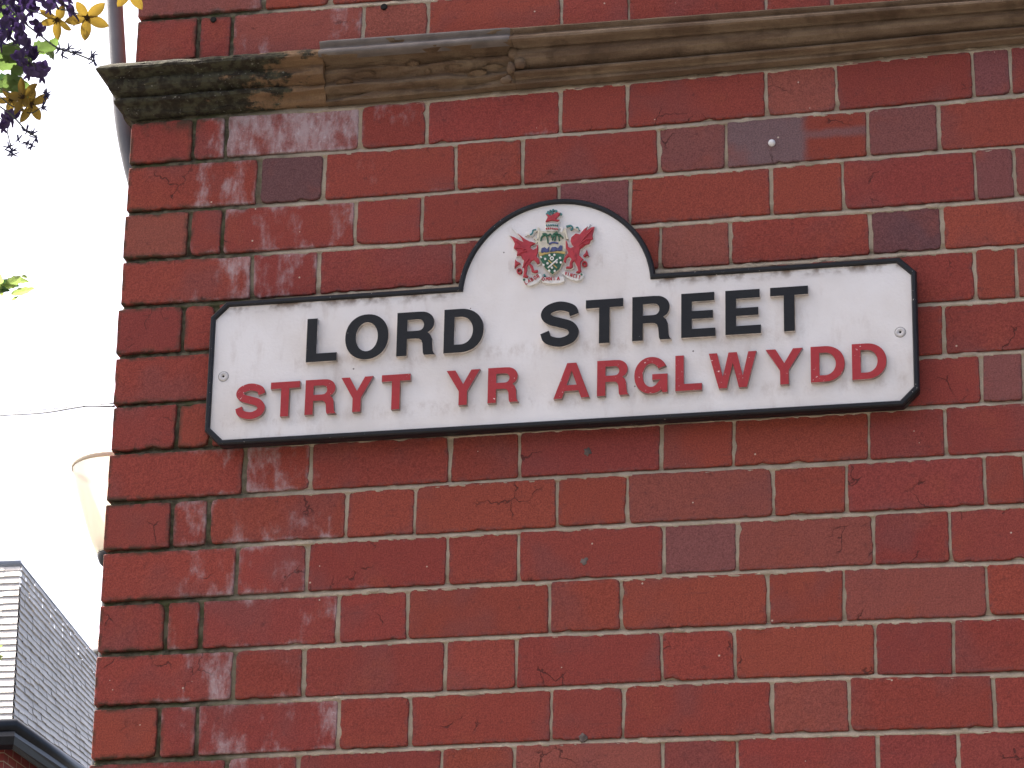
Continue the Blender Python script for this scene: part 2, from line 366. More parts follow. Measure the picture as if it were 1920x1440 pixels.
PAL = dict(r=(0.240,0.050,0.038), o=(0.250,0.055,0.038), m=(0.224,0.048,0.039), p=(0.192,0.068,0.064), d=(0.130,0.060,0.062), b=(0.160,0.100,0.102), k=(0.242,0.070,0.053), w=(0.226,0.072,0.060))
TINT = {(3,1):'d',(3,5):'p',(3,6):'b',(3,7):'p',(4,5):'p',(5,6):'r',(5,7):'d',(11,5):'p',(1,2):'k',(1,1):'m',(0,0):'w',(2,2):'w',(8,9):'p',(6,9):'o',(10,0):'m',(6,0):'m',
        (4,6):'o',(13,6):'o',(13,7):'m',(12,1):'r',(9,5):'o',(9,6):'o',(5,5):'k',(12,6):'o',(12,8):'k',(14,7):'k',(14,5):'m',(2,8):'m',(2,9):'p',(2,10):'m',(3,8):'o',(4,9):'p',(10,10):'m',(9,8):'m'}
BLOOM = {(2,2):.95,(2,1):.55,(2,3):.22,(2,4):.22,(3,0):.55,(3,2):.12,(4,0):.32,(4,1):.25,(4,2):.48,(5,0):.52,(5,1):.52,(9,0):.5,(9,1):.58,(10,1):.65,(10,2):.42,(11,0):.45,(11,1):.38,(11,2):.15,
         (12,1):.4,(12,2):.3,(13,0):.58,(13,1):.18,(14,1):.38,(14,2):.48,(15,0):.35,(15,1):.48,(15,2):.15,(1,0):.2,(1,1):.15,(1,2):.28,(0,0):.35,(7,0):.12,(9,2):.12}

bldg = thing('brick_building', 'red brick corner building with sandstone string course that carries the street sign', 'building')
core = MB().box((0.012, 0.012, 0.0), (7.0, 6.0, 8.2))
def m_farbrick():
    t = NT('plain_brickwork', 0.85, 0.2)
    bt = t.n.new('ShaderNodeTexBrick'); bt.inputs['Scale'].default_value = 1.0
    bt.inputs['Brick Width'].default_value = 0.233; bt.inputs['Row Height'].default_value = CH; bt.inputs['Mortar Size'].default_value = 0.005
    bt.inputs['Color1'].default_value = (*PAL['r'], 1); bt.inputs['Color2'].default_value = (*PAL['m'], 1); bt.inputs['Mortar'].default_value = (0.38, 0.30, 0.2, 1)
    x, y, z = t.sep(); cb = t.n.new('ShaderNodeCombineXYZ'); t.l.new(t.math('ADD', x, y), cb.inputs[0]); t.l.new(z, cb.inputs[1])
    t.l.new(cb.outputs[0], bt.inputs['Vector']); t.color(t.mix(1.0, bt.outputs[0], t.mix(t.noise(14, 5), (0.75,)*3, (1.2,)*3), 'MULTIPLY'))
    t.bump(bt.outputs['Fac'], -0.4, 0.004); return t.m
M['farbrick'] = m_farbrick()
wallo = core.build('wall', M['farbrick'], bldg)
rf = MB(); rf.add([(-0.25,-0.25,8.2),(7.3,-0.25,8.2),(7.3,6.3,8.2),(-0.25,6.3,8.2),(2.5,3,10.2),(5,3,10.2)], [(0,1,5,4),(1,2,5),(2,3,4,5),(3,0,4),(3,2,1,0)])
rf.build('roof', simple('slate_roof', (0.09, 0.095, 0.10), 0.6, 0.2, 8), bldg)

TOPC, BOTC, XEND = -1, 17, 17.0*H
def brick_mesh(corners, depth, ci, rnd, corner=False, split=False):
    # corners: tl, tr, br, bl as (x, z); outline with eased corners and a worn arris
    rr = [rnd.choice([.002,.003,.003,.004,.005,.007,.011]) for _ in range(4)]
    if corner: rr[0] = rr[3] = 0.0022
    pts = []
    C = [Vector(c) for c in corners]
    for i in range(4):
        a, b, c = C[i-1], C[i], C[(i+1) % 4]
        d0 = (a-b).normalized(); d1 = (c-b).normalized(); r = rr[i]
        for t in (0.0, 0.5, 1.0):
            q = b + d0*r*(1-t)**2 + d1*r*t**2
            pts.append(q)
        e0 = b + d1*r; e1 = c - d1*rr[(i+1) % 4]
        L = (e1-e0).length; n = max(2, int(L/0.008))
        for k in range(1, n):
            pts.append(e0 + (e1-e0)*(k/n))
    cen = sum(C, Vector((0, 0)))/4
    sd_ = rnd.random()*100
    out = []
    for q in pts:
        v = (q-cen).normalized()
        am = 0.0010*nz(q.x*70, q.y*70, sd_) + 0.0010*nz(q.x*260, q.y*260, sd_)
        ch = nz(q.x*35, q.y*35, sd_+40)
        if ch > 0.36: am -= (ch-0.36)*0.010
        if q.y < cen.y: am += 0.0006*nz(q.x*400, sd_, 3)
        if corner and q.x < 0.006: am *= 0.6
        ax = Vector((1, 0)) if abs(v.x)*0.40 > abs(v.y) else Vector((0, 1))
        q2 = q + Vector((math.copysign(1, v.x) if ax.x else 0, math.copysign(1, v.y) if ax.y else 0))*am
        out.append(q2)
    n = len(out); vs_, fs = [], []
    def ring(inset, y):
        b = len(vs_)
        for q in out:
            w = q - cen
            hx = abs(corners[1][0]-corners[0][0])/2; hz = abs(corners[0][1]-corners[3][1])/2
            vs_.append((q.x - (w.x/hx)*inset, y, q.y - (w.y/hz)*inset))
        return b
    r0 = ring(0.0, depth); r1 = ring(0.0, 0.0016); r2 = ring(0.0012, 0.0002); r3 = ring(0.008, 0.0)
    for a, b in ((r0, r1), (r1, r2), (r2, r3)):
        for k in range(n): fs.append((a+k, b+k, b+(k+1) % n, a+(k+1) % n))
    vs_.append((cen.x, 0.0, cen.y)); cidx = len(vs_)-1
    for k in range(n): fs.append((r3+k, cidx, r3+(k+1) % n))
    vs_ = [(x-cen.x, y, z-cen.y) for x, y, z in vs_]
    me = mesh('brick', vs_, fs)
    at_ = me.attributes.new('edge', 'FLOAT', 'POINT')
    at_.data.foreach_set('value', [1.0]*(3*n) + [0.0]*n + [0.0])
    if split: sa = me.attributes.new('split', 'FLOAT', 'POINT'); sa.data.foreach_set('value', [1.0]*len(me.vertices))
    return me, cen
rnd = random.Random(11)
courses = [TOPC, 0, 1] + list(range(2, BOTC+1))
JX = {}
for k in courses:
    if k <= 1: un = EV if k in (1, -1) else OD
    else: un = EV if k % 2 == 0 else OD
    js = J.get(k, [])
    xs = [0.0]
    for i, u in enumerate(un):
        if i < len(js) and js[i] is not None: xs.append(wall(*js[i]).x)
        else: xs.append(u*H + rnd.uniform(-.003, .003) + (0.002 if i else 0))
    xs = [x for x in xs if x < XEND-0.06] + [XEND]
    JX[k] = xs
nbrick = 0
for k in courses:
    xs = JX[k]
    top = k; bot = 1.5 if k == 1 else k+1
    for i in range(len(xs)-1):
        x0, x1 = xs[i], xs[i+1]
        g0 = rnd.uniform(.0019, .0034) if i else -rnd.uniform(-.0012, .0022); g1 = rnd.uniform(.0019, .0034)
        gt = rnd.uniform(.0028, .0048); gb = rnd.uniform(.0024, .0040)
        wd = .0011*max(0, min(1, (.42-x0)/.15)); gt += wd; gb += wd*.5; g0 += wd if i else 0; g1 += wd
        a, b = x0+g0, x1-g1; ln = rnd.uniform(-.0012, .0012); ln2 = rnd.uniform(-.0012, .0012)
        cs = [(a+ln*(i > 0), bed(top, a)-gt), (b+ln2, bed(top, b)-gt-rnd.uniform(0, .0012)), (b-ln2, bed(bot, b)+gb), (a-ln*(i > 0), bed(bot, a)+gb)]
        is_e = (k in (1, -1)) or (k > 1 and k % 2 == 0)
        depth = (0.216 if is_e else 0.105) if i == 0 else 0.05
        me, cen = brick_mesh(cs, depth, i, rnd, i == 0, (k, i) == (3, 6))
        o = obj('brick', me, M['brick'], wallo, (cen.x, rnd.uniform(-.0009, .0009), cen.y))
        o.rotation_euler = (rnd.uniform(-.006, .006), 0, rnd.uniform(-.003, .003) if i else 0)
        tn = TINT.get((k, i)) or rnd.choices('romk', [7, 3, 3, 1.2])[0]
        v = rnd.uniform(0.93, 1.07); c = PAL[tn]
        o.color = (c[0]*v, c[1]*v*rnd.uniform(.97, 1.05), c[2]*v*rnd.uniform(.97, 1.06), BLOOM.get((k, i), 0.0))
        nbrick += 1

# mortar: weather-struck beds, deep at their top edge, flush at the bottom; eroded near the corner
def mortar_sheet():
    step = 0.0035; nx = int((XEND-0.004)/step)
    rows = []
    for k in courses[1:]+[BOTC+1]:
        base = k
        for dz, dep in ((.0062, .0062), (.0046, .0060), (.0030, .0046), (0.0, .0026), (-.0030, .0008), (-.0046, .0004), (-.0062, .0007), (-.0078, .0016), (-.0095, .0026)):
            rows.append((base, dz, dep))
        if k == 1:
            for dz, dep in ((.006, .006), (0.0, .004), (-0.05, .004)): rows.append((1.5, dz, dep))
        if k <= BOTC: rows.append((base, -0.045, .0024)); rows.append((base, -0.070, .0024))
    rows = [(TOPC, -0.003, .0024), (TOPC, -.045, .0024), (TOPC, -.07, .0024)] + rows
    V = []; Fc = []
    bc = {}
    for (k, dz, dep) in rows:
        for i in range(nx+1):
            x = 0.004 + i*step
            if (k, i) not in bc: bc[(k, i)] = bed(k, x)
            z = bc[(k, i)] + dz
            er = max(0.0, 1.0 - x/0.34); er = er*er*0.0045 + max(0, er)*0.0015
            y = dep + er + 0.0007*nz(x*55, z*55, 1.7) + 0.0004*nz(x*240, z*240, 5.1)
            if er > 0.0005: y += er*0.5*nz(x*80, z*120, 9)
            sm = nz(x*38, z*60, 21.0)
            if sm > 0.34 and x > 0.3 and abs(dz) < 0.007: y -= min(.0022, (sm-0.34)*0.010)
            if -.008 < dz < -0.006 and nz(x*70, k*3.3, 2) > 0.18 and x > 0.3: y -= 0.0014 if dz > -.007 else (.0018 if nz(x*70, k*3.3, 2) > 0.36 else 0)
            V.append((x, y, z))
    n = nx+1
    for r in range(len(rows)-1):
        for i in range(nx): Fc.append((r*n+i, (r+1)*n+i, (r+1)*n+i+1, r*n+i+1))
    # a return edge so the joints are closed at the corner
    b = len(V)
    for r in range(len(rows)): q = V[r*n]; V.append((q[0]+0.001, 0.30, q[2]))
    for r in range(len(rows)-1): Fc.append((r*n, b+r, b+r+1, (r+1)*n))
    return mesh('mortar', V, Fc)
obj('mortar', mortar_sheet(), M['mortar'], bldg)
# the bricks of the side return, behind the corner
side = MB()
for k in courses:
    is_e = (k in (1, -1)) or (k > 1 and k % 2 == 0)
    y = 0.222 if is_e else 0.112; j = 0
    zt = bed(k, 0)-.0045; zb = bed(1.5 if k == 1 else k+1, 0)+.004
    while y < 2.2:
        L = H*(2 if (j % 2 == (1 if is_e else 0)) else 1)
        if j == 0 and not is_e: L = H/2
        side.box((0.0+random.uniform(-.001, .001), y+.004, zb), (0.05, y+L-.004, zt)); y += L; j += 1
so = side.build('return_brickwork', M['brick'], bldg); so['kind'] = 'stuff'; so.color = (*PAL['r'], 0.1)

# ---------------------------------------------------------------- string course (three stones in view)
ztop = (bed(1.5, 0.0) - 0.000); zbot2 = lambda x: bed(2, x) + 0.004
string = bpy.data.objects.new('string_course', None); COL.objects.link(string); string.parent = bldg
def stone(name, stations, prof, mat, seed, rough, erode=0.0):
    # stations: (base x, base y, out x, out y); prof: (fraction of height 0..1 from the top, projection)
    V = []; Fc = []; m = len(prof)
    for (bx, by, ox, oy) in stations:
        zt = bed(1.5, max(bx, 0)) - 0.001; zb = zbot2(max(bx, 0)); hh = zt - zb
        s = bx - by
        for j, (t, p) in enumerate(prof):
            z = zt - hh*t
            q = p
            if 0 < j < m-1:
                q += rough*(nz(s*28, t*7, seed) + 0.5*nz(s*90, t*24, seed+3))
                z += rough*0.7*nz(s*22, t*5, seed+11)
                if erode: 
                    e = nz(s*9, t*6, seed+7)
                    if e > 0.05 and t > 0.3: q -= erode*min(1, (e-0.05)*3)
            V.append((bx+ox*q, by+oy*q, z))
    for i in range(len(stations)-1):
        for j in range(m-1): Fc.append((i*m+j, i*m+j+1, (i+1)*m+j+1, (i+1)*m+j))
    Fc.append(tuple(range(m))); Fc.append(tuple((len(stations)-1)*m+j for j in range(m-1, -1, -1)))
    return obj(name, mesh(name, V, Fc, False), mat, string)
PR = [(0,-.02),(0,.028),(.03,.0480),(.06,.0495),(.10,.0475),(.14,.0440),(.165,.0445),(.20,.0500),(.25,.0550),(.30,.0550),(.325,.0510),(.335,.0360),(.36,.0315),(.42,.0335),(.50,.0345),(.58,.0315),(.66,.0235),(.715,.0150),(.735,.0130),(.745,.0190),(.78,.0260),(.82,.0290),(.85,.0270),(.865,.0160),(.90,.0135),(.95,.0145),(.99,.0140),(1.0,-.02)]
PC = [(0,-.02),(0,.003),(.02,.012),(.06,.024),(.11,.036),(.16,.0445),(.20,.0490),(.25,.0525),(.30,.0520),(.33,.0455),(.345,.0360),(.38,.0335),(.45,.0370),(.52,.0385),(.58,.0370),(.62,.0310),(.655,.0200),(.675,.0165),(.70,.0215),(.76,.0265),(.81,.0250),(.835,.0150),(.88,.0125),(.94,.0105),(.98,.0065),(1.0,-.02)]
x1 = wall(607, 170, -.03).x; x2 = wall(964, 110, -.03).x
def rng(a, b, st):
    n = max(2, int(abs(b-a)/st)); return [a+(b-a)*i/n for i in range(n+1)]
st = [(0.0, y, -1, 0) for y in rng(0.9, 0.006, 0.006)] + [(0.0, 0.0, -1, -1)] + [(x, 0.0, 0, -1) for x in rng(0.006, x1-.001, 0.004)]
def fine(P, n=3):
    o = []
    for a, b in zip(P, P[1:]):
        for k in range(n): o.append((a[0]+(b[0]-a[0])*k/n, a[1]+(b[1]-a[1])*k/n))
    return o + [P[-1]]
stone('moulding_stone', st, [PC[0]]+fine(PC[1:-1], 2)+[PC[-1]], M['stone_moss'], 3.0, .0030, .005)['label'] = 'corner stone of the string course dark with moss'
P2 = [(0,-.02)] + [(t, p) for t, p in PR[1:11]] + [(.335,.0320),(.36,.0240),(.42,.0235),(.48,.0270),(.54,.0265),(.60,.0205),(.65,.0150),(.70,.0170),(.75,.0235),(.80,.0245),(.84,.0200),(.86,.0130),(.90,.0125),(.95,.0135),(.99,.0120),(1.0,-.02)]
stone('moulding_stone', [(x, 0, 0, -1) for x in rng(x1-.0004, x2-.001, .004)], [P2[0]]+fine(P2[1:-1], 2)+[P2[-1]], M['stone_flaky'], 17.0, .0024, .007)['label'] = 'flaking stone of the string course below grey upper mouldings'
stone('moulding_stone', [(x, 0, 0, -1) for x in rng(x2-.0004, 2.02, .006)], PR, M['stone_brown'], 31.0, .0007)['label'] = 'long brown moulded stone of the string course on the right'
stone('moulding_stone', [(x, 0, 0, -1) for x in rng(2.024, 3.2, .02)], PR, M['stone_brown'], 41.0, .0007)
# grey cement wash over the upper mouldings of the flaking stone
def skin(name, xs, t0, t1, off, mat, seed):
    prof = [q for q in fine(PR[1:12], 2) if t0 <= q[0] <= t1]; V = []; Fc = []; m = len(prof)
    for i, x in enumerate(xs):
        zt = bed(1.5, x)-.0006; hh = zt-zbot2(x)
        en = min(1, (x-xs[0])/.012, (xs[-1]-x)/.006)
        for j, (t, p) in enumerate(prof):
            V.append((x, -(p+off*max(en, .0)+.0005*nz(x*40, t*9, seed)), zt-hh*t))
    for i in range(len(xs)-1):
        for j in range(m-1): Fc.append((i*m+j, i*m+j+1, (i+1)*m+j+1, (i+1)*m+j))
    me = mesh(name, V, Fc, True); return obj(name, me, mat, string)
skin('cement_wash', rng(x1-.006, x2-.004, .004), 0.02, .335, .0018, M['repair'], 5)
# lump of mortar squeezed out of the joint between the second and third stone
def blob(name, c, r, mat, parent, seed, n=2, amp=.35):
    bm = bmesh.new(); bmesh.ops.create_icosphere(bm, subdivisions=n, radius=1.0)
    for v in bm.verts:
        k = 1 + amp*nz(v.co.x*1.8+seed, v.co.y*1.8, v.co.z*1.8); v.co = Vector((v.co.x*r[0], v.co.y*r[1], v.co.z*r[2]))*k
    me = bpy.data.meshes.new(name); bm.to_mesh(me); bm.free(); me.polygons.foreach_set('use_smooth', [True]*len(me.polygons))
    return obj(name, me, mat, parent, c)
for px, py, r in ((966,70,(.011,.006,.009)), (963,100,(.010,.007,.013)), (958,128,(.008,.006,.012)), (950,150,(.010,.005,.008)), (975,118,(.011,.006,.012))):
    blob('mortar_lump', wall(px, py, -.030), r, M['stone_flaky'], string, px*.1)
for i in range(13):                           # lifted flakes on the second stone
    px = random.uniform(640, 940); t = random.uniform(.45, .8); x = wall(px, 130, -.03).x
    zt = bed(1.5, x); z = zt-(zt-zbot2(x))*t
    L = random.uniform(.012, .045); f = MB(); n = 10; V = []
    for k in range(n+1):
        u = k/n; w = math.sin(u*math.pi)*random.uniform(.7, 1)
        V += [(-L/2+L*u, -.001-.0022*w, .0045*w+.06*L*u), (-L/2+L*u, .006, -.0045*w+.06*L*u)]
    f.add(V, [(2*k, 2*k+2, 2*k+3, 2*k+1) for k in range(n)])
    f.build('stone_flake', M['stone_flaky'], string, loc=(x, -.0235, z))
# dowel holes, plugs and the round cap in the brick faces
def disc(name, px, py, r, mat, d=.0022, parent=wallo):
    p = wall(px, py); mb = MB().lathe([(0.0001, -d), (r*.8, -d), (r, -d*.4), (r, .004)], 18)
    o = mb.build(name, mat, parent, loc=p); o.rotation_euler = (0, 0, 0)
    o.data.transform(Matrix.Rotation(R(-90), 4, 'X') @ Matrix.Scale(1, 4)); return o
for px, py, r in ((400,37,.0055), (720,13,.0060)): disc('drill_hole', px, py, r, M['dark'], -.0012 if False else .0026)
for px, py, r in ((1102,847,.0068), (1096,1052,.0066), (1093,1383,.0070)): blob('hole_filler', wall(px, py, .0008), (r*.95, .0022, r*1.08), M['plug'], wallo, px, 3, .55)
blob('fixing_cap', wall(1447, 268, -.002), (.0060, .0060, .0060), M['ivory'], wallo, 2, 3, 0.05)

# ---------------------------------------------------------------- street sign
YS = -0.027                                    # the sign face stands proud of the brickwork
sign = thing('street_sign', 'white cast metal street sign reading LORD STREET STRYT YR ARGLWYDD on brick wall', 'street sign', (0.76, -0.004, Z0-0.094))
def poly_mesh(name, loops, y_front, y_back, bevel=0.0, offset=0.0, res=2):
    cu = bpy.data.curves.new(name, 'CURVE'); cu.dimensions = '2D'; cu.fill_mode = 'BOTH'
    for lp in loops:
        s = cu.splines.new('POLY'); s.points.add(len(lp)-1); s.use_cyclic_u = True
        for i, (a, b) in enumerate(lp): s.points[i].co = (a, b, 0, 1)
    d = abs(y_back-y_front)/2
    cu.extrude = max(d-bevel, 1e-5); cu.bevel_depth = bevel; cu.bevel_resolution = res; cu.offset = offset - bevel
    o = bpy.data.objects.new(name, cu); COL.objects.link(o)
    me = bpy.data.meshes.new_from_object(o.evaluated_get(bpy.context.evaluated_depsgraph_get()))
    bpy.data.objects.remove(o); bpy.data.curves.remove(cu)
    me.transform(Matrix(((1,0,0,0),(0,0,-1,(y_front+y_back)/2),(0,1,0,0),(0,0,0,1))))
    me.materials.clear(); me.name = name
    return me
def two_tone(me, mats):
    for m in mats: me.materials.append(m)
    yf = min(v.co.y for v in me.vertices)
    for p in me.polygons:
        p.material_index = 0 if p.normal.y < -0.35 else 1
    return me
OX, OZ = 0.76, Z0-0.094
YR = -0.032                                    # front of the raised rim
SL = (wall(393,595,YR).x+wall(383,810,YR).x)/2; SR = (wall(1725,727,YR).x+wall(1717,500,YR).x)/2
SB = (wall(408,833,YR).z+wall(1698,760,YR).z)/2; STp = (wall(420,567,YR).z+wall(1690,480,YR).z+wall(1228,510,YR).z)/3
ACX = (wall(858,540,YR).x+wall(1228,510,YR).x)/2; _hw = (wall(1228,510,YR).x-wall(858,540,YR).x)/2; _sg = wall(1050,371,YR).z-STp
ARAD = (_hw*_hw+_sg*_sg)/(2*_sg); ACZ = STp+_sg-ARAD
def outline(ins):                              # sign outline inset by ins, relative to the sign's origin
    c = 0.0265 - ins*0.42; P = []
    l, r, b, t, R_ = SL+ins, SR-ins, SB+ins, STp-ins, ARAD-ins
    P += [(l, b+c), (l+c, b), (r-c, b), (r, b+c), (r, t-c), (r-c, t)]
    a0 = math.asin((t-ACZ)/R_)
    n = 48
    for i in range(n+1):
        a = a0 + (math.pi-2*a0)*i/n; P.append((ACX+R_*math.cos(a), ACZ+R_*math.sin(a)))
    P += [(l+c, t), (l, t-c)]
    return [(x-OX, z-OZ) for x, z in P]
LY = sign.location.y
pm = poly_mesh('plate', [outline(0.004)], YS-LY, -0.0015-LY, 0.0008); pm.materials.append(M['plate']); obj('plate', pm, None, sign)
# black raised rim: a swept moulding round the edge
def rim():
    secs = [(0.0040, -0.0005), (0.0018, -.006), (-0.0002, -.024), (.0008, -.0300), (.0026, -.0322), (.0070, -.0322), (.0086, -.0306), (.0096, -.0255)]
    V = []; Fc = []; m = len(secs)
    rings = [outline(s[0]) for s in secs]; n = len(rings[0])
    for j in range(m):
        for (x, z) in rings[j]: V.append((x, secs[j][1]-LY + .0003*nz(x*60, z*60, j), z))
    for j in range(m-1):
        for i in range(n): Fc.append((j*n+i, j*n+(i+1) % n, (j+1)*n+(i+1) % n, (j+1)*n+i))
    me = mesh('border', V, [f[::-1] for f in Fc]); return me
rm = rim()
bm = bmesh.new(); bm.from_mesh(rm); bmesh.ops.recalc_face_normals(bm, faces=bm.faces); bm.to_mesh(rm); bm.free()
bo = obj('border', rm, M['black'], sign); bo['label'] = 'raised black border round the sign'

def arc(cx, cy, a, b, t0, t1, n=14, e=2.0):
    o = []
    for i in range(n+1):
        t = R(t0+(t1-t0)*i/n); c, s = math.cos(t), math.sin(t)
        o.append((cx+a*math.copysign(abs(c)**(2/e), c), cy+b*math.copysign(abs(s)**(2/e), s)))
    return o
def stroke(cl, th):
    P = [Vector(p) for p in cl]; A = []; B = []
    for i, p in enumerate(P):
        d = (P[min(i+1, len(P)-1)]-P[max(i-1, 0)]).normalized(); nrm = Vector((-d.y, d.x)); w = th(i/(len(P)-1))/2
        A.append(tuple(p+nrm*w)); B.append(tuple(p-nrm*w))
    def unloop(L):                             # cut out the little loops an offset makes on tight bends
        cr = lambda a, b, c: (b[0]-a[0])*(c[1]-a[1])-(b[1]-a[1])*(c[0]-a[0])
        i = 0
        while i < len(L)-3:
            for j in range(min(len(L)-2, i+14), i+1, -1):
                a, b, c, d = L[i], L[i+1], L[j], L[j+1]; k1, k2 = cr(c, d, a), cr(c, d, b)
                if k1*k2 < 0 and cr(a, b, c)*cr(a, b, d) < 0:
                    t = k1/(k1-k2); L = L[:i+1] + [(a[0]+(b[0]-a[0])*t, a[1]+(b[1]-a[1])*t)] + L[j+1:]; break
            i += 1
        return L
    A = unloop(A); B = unloop(B)
    return A + B[::-1]
def glyph(ch, w):                              # cap height 1, width w
    s, t = .228, .192
    if ch == 'L': return [[(0,0),(w,0),(w,t),(s,t),(s,1),(0,1)]]
    if ch == 'T': c = w/2; return [[(c-s/2,0),(c+s/2,0),(c+s/2,1-t),(w,1-t),(w,1),(0,1),(0,1-t),(c-s/2,1-t)]]
    if ch == 'E': return [[(0,0),(w,0),(w,t),(s,t),(s,.415),(w*.93,.415),(w*.93,.595),(s,.595),(s,1-t),(w*.97,1-t),(w*.97,1),(0,1)]]
    if ch == 'O': return [arc(w/2,.5,w/2,.518,0,352,44,2.12), arc(w/2,.5,w/2-s*1.03,.518-t*.98,0,352,44,2.05)]
    if ch == 'D':
        x = w*.42; return [[(0,0)] + arc(x,.5,w-x,.5,-90,90,22,2.1) + [(0,1)], [(s,t*.97)] + arc(x,.5,w-x-s*1.03,.5-t*.97,-90,90,22,2.05) + [(s,1-t*.97)]]
    if ch == 'R':
        o = [(0,0),(0,1),(w*.55,1)] + arc(w*.60,.735,w*.36,.265,85,-40,14,2.1)[1:]
        o += [(w*.795,.512),(w*.87,.45),(w*.915,.36),(w*.925,.22),(w*.94,.08),(w*.965,.035),(w,.0),(w*.71,0),(w*.685,.05),(w*.675,.16),(w*.665,.27),(w*.635,.34),(w*.575,.378),(w*.50,.385),(s,.385),(s,0)]
        h = [(s,.565),(s,.822),(w*.54,.822)] + arc(w*.56,.694,w*.135,.128,85,-85,12)[1:-1] + [(w*.54,.565)]
        return [o, h]
    if ch == 'S':
        cl = catmull([(w*.870,.690,0),(w*.80,.832,0),(w*.50,.912,0),(w*.220,.848,0),(w*.135,.720,0),(w*.25,.603,0),(w*.50,.530,0),(w*.755,.448,0),(w*.866,.300,0),(w*.775,.155,0),(w*.50,.086,0),(w*.20,.162,0),(w*.108,.330,0)], 8)
        return [stroke([p.xy for p in cl], lambda u: .198 + .018*math.sin(u*math.pi))]
    if ch == 'G':
        a, b = w*.5, .518; ia, ib = a-s*1.0, b-t*.98
        return [arc(w*.5,.5,a,b,28,302,38,2.1) + [(w*.80,.085),(w*.83,.0),(w*.985,.0),(w*.985,.525),(w*.53,.525),(w*.53,.365),(w*.775,.365)] + arc(w*.5,.5,ia,ib,322,32,34,2.05)]
    if ch == 'Y': c = w/2; q = s/2; return [[(c-q,0),(c+q,0),(c+q,.395),(w,1),(w*.735,1),(c,.60),(w*.265,1),(0,1),(c-q,.395)]]
    if ch == 'A': return [[(0,0),(w*.235,0),(w*.305,.205),(w*.695,.205),(w*.765,0),(w,0),(w*.63,1),(w*.37,1)], [(w*.36,.372),(w*.64,.372),(w*.5,.775)]]
    if ch == 'W': return [[(w*a, b) for a, b in ((.205,0),(.375,0),(.5,.69),(.625,0),(.795,0),(1,1),(.825,1),(.708,.33),(.588,1),(.412,1),(.292,.33),(.175,1),(0,1))]]
YL = YS-0.0078
def letters(rows, b0, b1, hgt, mats):
    for ch, l, r in rows:
        by = lambda px: b0[1]+(px-b0[0])*(b1[1]-b0[1])/(b1[0]-b0[0])
        p0 = wall(l, by(l), YL); p1 = wall(r, by(r), YL); w = (p1.x-p0.x)/hgt
        me = poly_mesh('letter', [[(a*hgt, b*hgt) for a, b in lp] for lp in glyph(ch, w)], 0.0, YS+.0008-YL, 0.0006)
        two_tone(me, mats)
        obj('letter', me, None, sign, (p0.x-OX, YL-LY, p0.z-OZ))
letters([('L',573,631),('O',645.5,727),('R',742.5,815.5),('D',831,906),('S',1012.5,1085.5),('T',1097.5,1168),('R',1185,1258.5),('E',1277,1341.5),('E',1360,1427),('T',1444.5,1516)],
        (602,677.5), (1482,620.5), .0782, (M['blackletter'], M['side']))
letters([('S',440,496),('T',505,560),('R',570.5,629.5),('Y',637.5,698),('T',713.75,768),('Y',835.5,899),('R',913.75,972),('A',1037.5,1105),('R',1119,1179),('G',1189,1252.5),('L',1266,1316),('W',1329,1419),('Y',1436,1506),('D',1520.5,1584.5),('D',1598,1663)],
        (532,780.5), (1600,712), .0618, (M['red'], M['side_red']))
for px, py in ((419,706), (1688,623)):
    p = wall(px, py, YS)
    me = MB().lathe([(.0001,-.0003),(.0022,-.0004),(.0026,-.0014),(.0068,-.0018),(.0078,-.0012),(.0082,.0004)], 24)
    o = me.build('screw', M['screw'], sign, True, (p.x-OX, YS-LY, p.z-OZ)); o.data.transform(Matrix.Rotation(R(-90), 4, 'X'))
    me = MB().lathe([(.0001,-.0006),(.0018,-.0006),(.0021,.0008)], 14).build('screw_socket', M['dark'], o); me.data.transform(Matrix.Rotation(R(-90), 4, 'X'))
    me = MB().lathe([(.0082,.0003),(.0088,-.0003),(.0095,.0003)], 24).build('screw_seat', M['dark'], o); me.data.transform(Matrix.Rotation(R(-90), 4, 'X'))

# crest: coat of arms in relief
CR = dict(white=simple('crest_white', (0.66, 0.64, 0.60), 0.5, 0.12, 120), red=simple('crest_red', (0.37, 0.035, 0.045), 0.4, 0.15, 140),
    green=simple('crest_green', (0.030, 0.105, 0.060), 0.4, 0.25, 160), teal=simple('crest_teal', (0.05, 0.17, 0.17), 0.4, 0.25, 160),
    blue=simple('crest_blue', (0.06, 0.07, 0.17), 0.4, 0.25, 140), gold=simple('crest_gold', (0.45, 0.33, 0.12), 0.45, 0.2, 140), pale=simple('crest_cream', (0.58, 0.53, 0.42), 0.5, 0.15, 140))
crest = bpy.data.objects.new('crest', None); COL.objects.link(crest); crest.parent = sign; crest['label'] = 'painted relief coat of arms with two red dragons and a shield'
cc = wall(1037, 468, YS); crest.location = (cc.x-OX, YS-LY, cc.z-OZ)
def cp(q):
    p = wall(900+q[0]/6.857, 360+q[1]/6.857, YS); return (p.x-cc.x, p.z-cc.z)
def relief(name, loops, mat, h0, h1, bevel=.0006, offset=0.0, label=None):
    me = poly_mesh(name, [[cp(q) for q in lp] for lp in loops], -h1*1.45, -h0*1.45, bevel, offset, 1); me.materials.append(CR[mat])
    o = obj(name, me, None, crest)
    if label: o['label'] = label
    return o
def wobble(lp, n=2):
    o = []
    for a, b in zip(lp, lp[1:]+lp[:1]):
        for k in range(n): o.append((a[0]+(b[0]-a[0])*k/n, a[1]+(b[1]-a[1])*k/n))
    return o
def circ(x, y, r, n=14): return [(x+r*math.cos(2*math.pi*k/n), y+r*math.sin(2*math.pi*k/n)) for k in range(n)]
